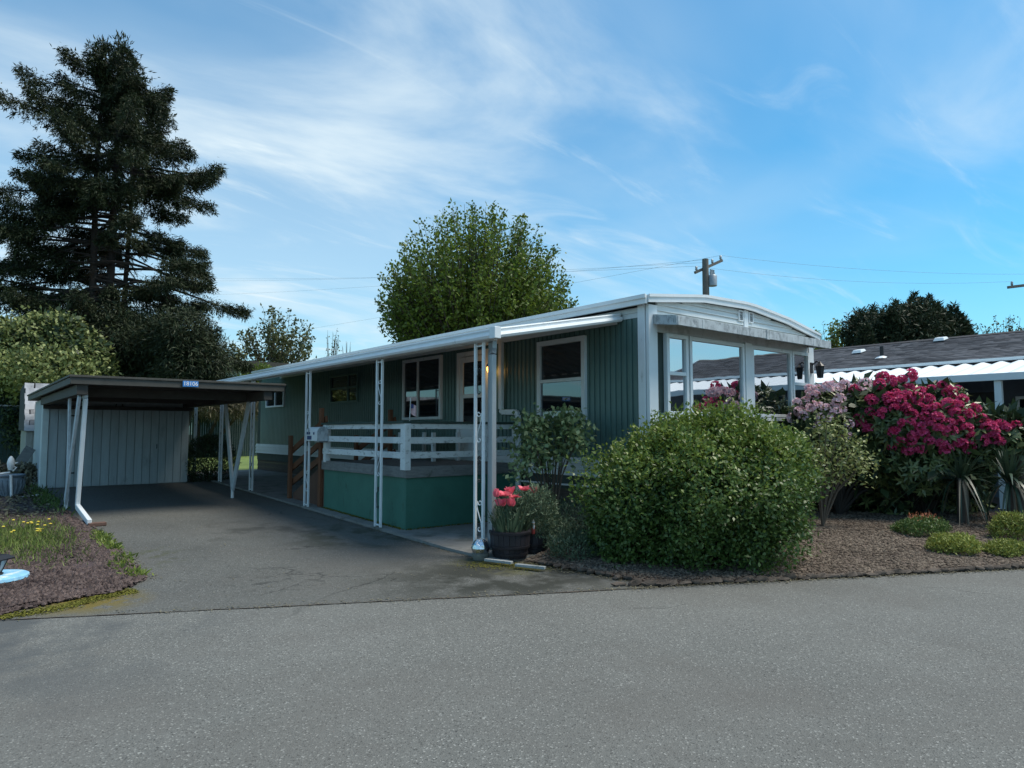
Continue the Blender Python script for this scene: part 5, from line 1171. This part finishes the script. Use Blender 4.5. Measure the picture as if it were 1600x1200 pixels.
# ================================================================== TREES
def conifer(label, px_, dep, base_z=.2):
    """tall many-stemmed fir: bare leaders in the middle, drooping needle sprays"""
    g = rs(81); c = onD(px_, 690, dep); c[2] = base_z
    tr = thing('fir_tree', label, 'tree', c); sc_ = dep/FPX
    lead = []
    for k, (dx, top, r) in enumerate(((-10,62,.14),(12,44,.16),(30,96,.10))):
        off = Rv*dx*sc_+Fv*(k-1)*.35; zt_ = 1.45+(673-top)*sc_
        pts_ = [c+off*.3, c+off*.8+[0,0,zt_*.3], c+off+[0,0,zt_*.7], c+off*.6+np.array([0,0,zt_-base_z])]
        MB().tube(pts_, [r*1.3,r,r*.55,.03], 10).build('trunk', 'bark_dark', tr, True); lead.append((c+off, zt_))
    ylev = [44, 75, 110, 140, 190, 235, 270, 330, 380, 420, 470, 510, 560, 610]
    RL   = [6, 42, 58, 100, 150, 175, 165, 185, 200, 205, 205, 200, 180, 150]
    RR   = [6, 30, 66, 78, 95, 150, 150, 105, 150, 180, 205, 208, 190, 150]
    parts = []; dead = []; limbs = MB(); deadl = MB()
    nl = 330
    for i in range(nl):
        py_ = 50+550*(g.random()**.80); z0 = 1.45+(673-py_)*sc_
        ld, zt_ = lead[g.integers(3)]
        if z0 > zt_-.3: z0 = zt_-.3-g.random()*.5
        yq = 673-(z0-1.45)/sc_
        a = g.random()*6.283; s_ = math.cos(a)           # +1 = right in the picture
        R_ = np.interp(yq+10, ylev, RR if s_ > 0 else RL); Rf = 150 if yq > 200 else np.interp(yq, [44,200], [12,140])
        Lm = math.sqrt((R_*s_)**2+(.8*Rf*math.sin(a))**2)*sc_*(.45+.62*g.random())
        if Lm < .25: Lm = .25
        d = Rv*s_+Fv*math.sin(a); p0 = np.array([ld[0],ld[1],z0]); mid = 300 < yq < 490
        if mid and s_ > -.45 and (abs(s_) < .5 or g.random() < .3):
            Lm *= .5; e_ = p0+d*Lm+np.array([0,0,-.25*Lm]); deadl.tube([p0,(p0+e_)/2+np.array([0,0,.05]),e_], [.025,.018,.006], 5)
            n_ = 26; q = p0+(e_-p0)*g.random((n_,1))+g.normal(size=(n_,3))*.1; dead.append((q, unit(g.normal(size=(n_,3))+[0,0,-.6]), unit(g.normal(size=(n_,3))), np.full(n_,.3), np.full(n_,.012))); continue
        dr = (.10 if yq < 260 else .26)+.10*g.normal(); sl0 = (.14 if yq < 200 else .02)+.17*g.normal()
        ts = np.linspace(0,1,7); path = np.array([p0+d*Lm*t+np.array([0,0,sl0*Lm*t-dr*Lm*t*t+.20*Lm*t**4]) for t in ts])
        limbs.tube(path, list(np.linspace(.02+.012*Lm,.008,7)), 5)
        t0 = .18 if yq < 290 else ((.5 if s_ > -.4 else .35) if mid else .30)
        nb = int(7+7.5*Lm)
        for k in range(nb):
            t = t0+(1-t0)*math.sqrt((k+g.random())/nb); q0 = np.array([np.interp(t,ts,path[:,j]) for j in range(3)])
            sd_ = (1 if k % 2 else -1); lat = np.cross(d,[0,0,1])*sd_
            bl_ = (.32+.62*(1-t)*min(Lm,3.2)/2.4)*(.6+.6*g.random()); bd = unit(lat*.85+d*.75+np.array([0,0,-.38+g.normal()*.28]))
            n_ = int(26+60*bl_); u = g.random(n_); q = q0+bd*bl_*u[:,None]+np.array([0,0,-1.])*(.38*bl_*u**2)[:,None]+g.normal(size=(n_,3))*(.085*(1.2-u))[:,None]*[1,1,1.3]
            parts.append((q, unit(bd+g.normal(size=(n_,3))*.75+[0,0,-.15]), unit(g.normal(size=(n_,3))*.7+[0,0,1]), .16*(.6+.7*g.random(n_)), .032*(.6+.7*g.random(n_))))
        n_ = 26; q = path[-1]+d*g.normal(size=(n_,1))*.12+g.normal(size=(n_,3))*.05; parts.append((q, unit(d+g.normal(size=(n_,3))*.6), unit(g.normal(size=(n_,3))*.7+[0,0,1]), np.full(n_,.16), np.full(n_,.05)))
    for ld, zt_ in lead:   # leaders' tops
        n_ = 420; t = g.random(n_); q = np.array([ld[0],ld[1],zt_])+np.column_stack([g.normal(size=n_)*(.10+.42*t), g.normal(size=n_)*(.10+.42*t), .25-2.0*t]); o = q-np.array([ld[0],ld[1],zt_-1.5]); parts.append((q, unit(o*[1,1,.4]+g.normal(size=(n_,3))*.4+[0,0,.3]), unit(g.normal(size=(n_,3))), np.full(n_,.2), np.full(n_,.045)))
    limbs.build('limbs', 'bark_dark', tr); leaves('crown', *cat(*parts), 'conifer', tr)
    if dead: deadl.build('dead_limbs', 'bark', tr); leaves('dead_twigs', *cat(*dead), 'conifer_brown', tr)
    return tr
conifer('tall dark many-stemmed fir tree rising behind the carport', 152, 24)

def vase_tree(name, label, px_, dep, top_py, half_px, mid_py, nshoot, m, seed, leafL, fork_z, per=120, bark='bark', inner=.45, thick=.26, low=.1, reach=.55):
    g = rs(seed); c = onD(px_, 690, dep); c[2] = .1; sc_ = dep/FPX; tr = thing(name, label, 'tree', c)
    zt_ = 1.45+(673-top_py)*sc_; zm = 1.45+(673-mid_py)*sc_; Rr = half_px*sc_
    f0 = c+[0,0,fork_z]
    MB().tube([c+[0,0,-.1], c+[.03,.02,fork_z*.5], f0, f0+[0,0,(zt_-fork_z)*.5]], [thick,thick*.8,thick*.65,.06], 10).build('trunk', bark, tr, True)
    lb = MB(); parts = []
    for i in range(nshoot):
        d = sph(g,1)[0]
        if d[2] < -.25: d[2] = -d[2]*.3
        d = unit(d); rr = inner+(1-inner)*g.random()**reach
        e_ = np.array([c[0],c[1],zm])+d*np.array([Rr,Rr,(zt_-zm) if d[2] > 0 else (zm-fork_z)])*rr
        s0 = f0+np.array([0,0,max(0,(e_[2]-fork_z)*.35*g.random())])
        md = s0+(e_-s0)*.5+np.array([(e_-s0)[0]*.12,(e_-s0)[1]*.12,-.06*np.linalg.norm(e_-s0)])
        ts = np.linspace(0,1,8); path = np.array([(1-t)**2*s0+2*t*(1-t)*md+t*t*e_ for t in ts]); lb.tube(path, list(np.linspace(.045,.006,8)), 5)
        n_ = int(per*(.6+.8*g.random())); t = .30+.70*g.random(n_)**.8; q = np.column_stack([np.interp(t,ts,path[:,j]) for j in range(3)]); spd = (.09+.34*(1-t)*Rr/3.6)[:,None]
        dd = unit(path[-1]-path[-3]); q = q+g.normal(size=(n_,3))*spd
        parts.append((q, unit(g.normal(size=(n_,3))*.8+dd*.6+[0,0,-.1]), unit(g.normal(size=(n_,3))*.6+[0,0,.8]), leafL*(.6+.7*g.random(n_)), leafL*.72*(.6+.6*g.random(n_))))
    lb.build('limbs', bark, tr); leaves('crown', *cat(*parts), m, tr); return tr
vase_tree('maple_tree', 'round full-leaved maple tree rising behind the green home', 745, 27, 312, 160, 490, 640, 'maple_leaf', 91, .15, 2.2, per=105, inner=.5, reach=.30)
vase_tree('distant_tree', 'airy distant tree left of the maple above the far house', 432, 46, 474, 62, 535, 70, 'far_leaf', 92, .24, 2.5, per=60, inner=.5)
vase_tree('distant_tree', 'low distant tree touching the fir on its right side', 360, 44, 528, 32, 560, 30, 'far_leaf', 93, .24, 2.0, per=45)
vase_tree('bare_tree', 'thin nearly bare tree right of the airy distant tree', 514, 46, 506, 16, 530, 14, 'far_leaf', 94, .14, 4.0, per=9, thick=.12)
vase_tree('bare_tree', 'short bare sapling just above the awning roof', 540, 46, 530, 10, 545, 8, 'far_leaf', 95, .10, 4.0, per=2, thick=.07)
vase_tree('young_tree', 'light green young tree just right of the arched roof', 1306, 33, 498, 38, 540, 60, 'bright_leaf', 96, .17, 1.5, per=70, inner=.4)
vase_tree('distant_tree', 'sparse pale tree above the shingle roof at the far right', 1578, 36, 484, 46, 520, 40, 'far_leaf', 97, .15, 2.5, per=32)

def dense_tree(name, label, lobes, dep, m, seed, Ln=.22, Wd=.07, base_px=None, droop=-.5, n_=900, k=5, lumpy=.35, dark=0, spires=()):
    g = rs(seed); sc_ = dep/FPX; bpx = base_px or lobes[0][0]; c = onD(bpx, 690, dep); c[2] = .1; tr = thing(name, label, 'tree', c); parts = []
    for (x_, y_, rx, ry) in lobes:
        q = onD(x_, y_, dep+g.normal()*.4); r_ = (rx*sc_, rx*sc_*.9, ry*sc_); parts.append(blob(g, q, r_, int(n_*rx*ry/1600)+120, k, .13, Ln, Wd, lumpy=lumpy, lscale=1.1, zmin=-.95, inner=.45, up=droop, rough=.7))
    for (x_, yt, hw, hh) in spires:
        b0 = onD(x_, yt, dep+g.normal()*.7); n2 = int(14*hw*hh/10)+160; t = g.random(n2)**.6; a_ = g.random(n2)*6.283; r_ = hw*sc_*t**.8*(.75+.5*g.random(n2))
        q = b0+np.column_stack([r_*np.cos(a_), r_*np.sin(a_), -hh*sc_*t]); parts.append((q, unit(np.column_stack([np.cos(a_)*.6, np.sin(a_)*.6, np.full(n2,.55)])+g.normal(size=(n2,3))*.45), unit(g.normal(size=(n2,3))), Ln*(.6+.7*g.random(n2)), Wd*(.6+.7*g.random(n2))))
    leaves('crown', *cat(*parts), m, tr); t_ = MB()
    if dark:  # shade in the crown's gaps, painted as dark inner leaves
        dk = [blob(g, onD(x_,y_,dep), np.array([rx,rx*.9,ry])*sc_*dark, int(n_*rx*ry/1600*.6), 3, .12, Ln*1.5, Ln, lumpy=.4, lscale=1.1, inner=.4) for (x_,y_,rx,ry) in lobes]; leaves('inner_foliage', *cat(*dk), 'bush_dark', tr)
    for (x_, y_, rx, ry) in lobes: t_.tube([c, (c+onD(x_,y_,dep))/2, onD(x_,y_,dep)], [.14,.09,.03], 7)
    t_.build('trunk', 'bark_dark', tr); return tr
gsp = rs(77); spi = [(1365,478,8,40),(1352,505,12,40),(1380,492,14,50),(1400,470,15,60),(1392,484,14,50),(1414,476,15,60),(1428,457,15,70),(1440,466,14,60),(1452,462,14,60),(1463,474,14,60),(1474,482,12,50),(1490,474,11,60),(1500,490,12,50),(1508,505,10,36),(1516,520,9,30),(1482,495,14,50),(1445,485,18,60),(1420,495,18,60)]
dense_tree('cypress_tree', 'dense dark cypress clump above the shingle roof', [(1405,520,34,34),(1440,515,38,38),(1378,530,20,28),(1415,545,60,36),(1470,528,30,32),(1495,532,20,26)], 30, 'cypress', 101, droop=.4, Ln=.24, Wd=.06, lumpy=.5, spires=spi)
dense_tree('cypress_tree', 'small dark cypress between young tree and dense cypress clump', [(1345,525,26,30),(1350,505,14,18)], 31, 'cypress', 102, droop=.3)
dense_tree('evergreen_tree', 'broad dark evergreen mass above the carport roof', [(250,560,60,50),(305,565,44,44),(215,540,44,50),(318,590,22,22),(280,520,40,34),(180,520,40,40)], 22, 'conifer', 103, Ln=.17, Wd=.03, n_=1500, k=6, base_px=265, lumpy=.6)
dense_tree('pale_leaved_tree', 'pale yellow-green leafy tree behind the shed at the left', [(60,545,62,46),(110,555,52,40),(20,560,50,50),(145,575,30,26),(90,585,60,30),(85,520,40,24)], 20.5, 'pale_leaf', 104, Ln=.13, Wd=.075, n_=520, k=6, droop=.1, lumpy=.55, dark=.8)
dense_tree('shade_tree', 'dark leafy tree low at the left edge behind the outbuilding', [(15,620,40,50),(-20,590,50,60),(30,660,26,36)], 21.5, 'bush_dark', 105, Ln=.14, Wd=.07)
dense_tree('tangled_shrub', 'dry tangled shrub hanging over the far green fence', [(310,632,30,18),(350,630,34,18),(390,628,30,20)], 31, 'vine', 106, Ln=.25, Wd=.03, droop=-.6, k=7, n_=1500)
dense_tree('small_tree', 'small light green tree in front of the distant house', [(408,588,16,14),(398,600,18,12)], 36, 'bright_leaf', 107, Ln=.2, Wd=.1, droop=.2)

# ================================================================== DEBRIS ALONG EDGES
g = rs(120)
def along(pts, n, wid):
    pts = np.array(pts); seg = np.linalg.norm(np.diff(pts, axis=0), axis=1); cu = np.concatenate([[0], np.cumsum(seg)]); t = g.random(n)*cu[-1]
    return np.column_stack([np.interp(t, cu, pts[:,0])+g.normal(size=n)*wid, np.interp(t, cu, pts[:,1])+g.normal(size=n)*wid])
p = np.vstack([along([(4.66,17),(4.66,6.3)], 1500, .035), along([(4.90,5.9),(5.0,5.2),(5.2,4.2)], 900, .06), along([rp(2.4,6.04),rp(9.5,6.03)], 1700, .035), along([(1.55,7.4),(1.55,11.5)], 500, .05), along([rp(-2.0,6.06),rp(2.6,6.06)], 350, .05)])
extra = np.column_stack([g.uniform(1.6,4.6,260), g.uniform(5.6,13,260)]); p = np.vstack([p, extra])
n = len(p); P_ = np.column_stack([p, [gz(y)+.007 for y in p[:,1]]])
tag(leaves('leaf_debris', P_, unit(g.normal(size=(n,3))*[1,1,.12]), np.tile([0,0,1.],(n,1)), .012+.02*g.random(n), .008+.012*g.random(n), 'vine'), 'small dry leaf bits collected along driveway and bed edges', 'leaf litter', kind='stuff')
p = np.vstack([along([(4.895,8.42),(4.895,11.1)], 900, .012), along([(4.92,8.35),(6.9,8.35)], 350, .012)]); n = len(p)
P_ = np.column_stack([p, [gz(y)+.037 for y in p[:,1]]])
tag(leaves('deck_moss', P_, unit(g.normal(size=(n,3))+[0,0,.8]), unit(g.normal(size=(n,3))), .025, .014, 'moss'), 'moss and grime line at the foot of the green deck skirting', 'moss', kind='stuff')
p = along([(4.4,6.1),(4.75,5.75),(4.85,5.45)], 1500, .11); n = len(p); P_ = np.column_stack([p, np.full(n,.006)])
tag(leaves('moss_patch', P_, unit(g.normal(size=(n,3))*[1,1,.15]), np.tile([0,0,1.],(n,1)), .016, .014, 'moss'), 'thin moss patch on the asphalt before the silver ball', 'moss', kind='stuff')

p = np.column_stack([g.uniform(-1.6,1.33,3400), g.uniform(12.2,16.9,3400)]); n = len(p); P_ = np.column_stack([p, [gz(y)+.045+.03*g.random() for y in p[:,1]]])
tag(leaves('soil_litter', P_, unit(g.normal(size=(n,3))*[1,1,.35]), unit(g.normal(size=(n,3))*.4+[0,0,1.]), .04+.05*g.random(n), .02+.025*g.random(n), 'vine'), 'dead leaves and twigs over the soil around the urn', 'leaf litter', kind='stuff')
p = np.column_stack([1.30+g.normal(size=700)*.10, 14.6+g.normal(size=700)*1.1]); P_ = np.column_stack([p, [gz(y)+.03 for y in p[:,1]]])
tag(leaves('shade_weeds', *blades(g, P_, .12, .02, .8), 'mound_green'), 'low green weeds along the left side of the carport', 'weeds', kind='stuff')
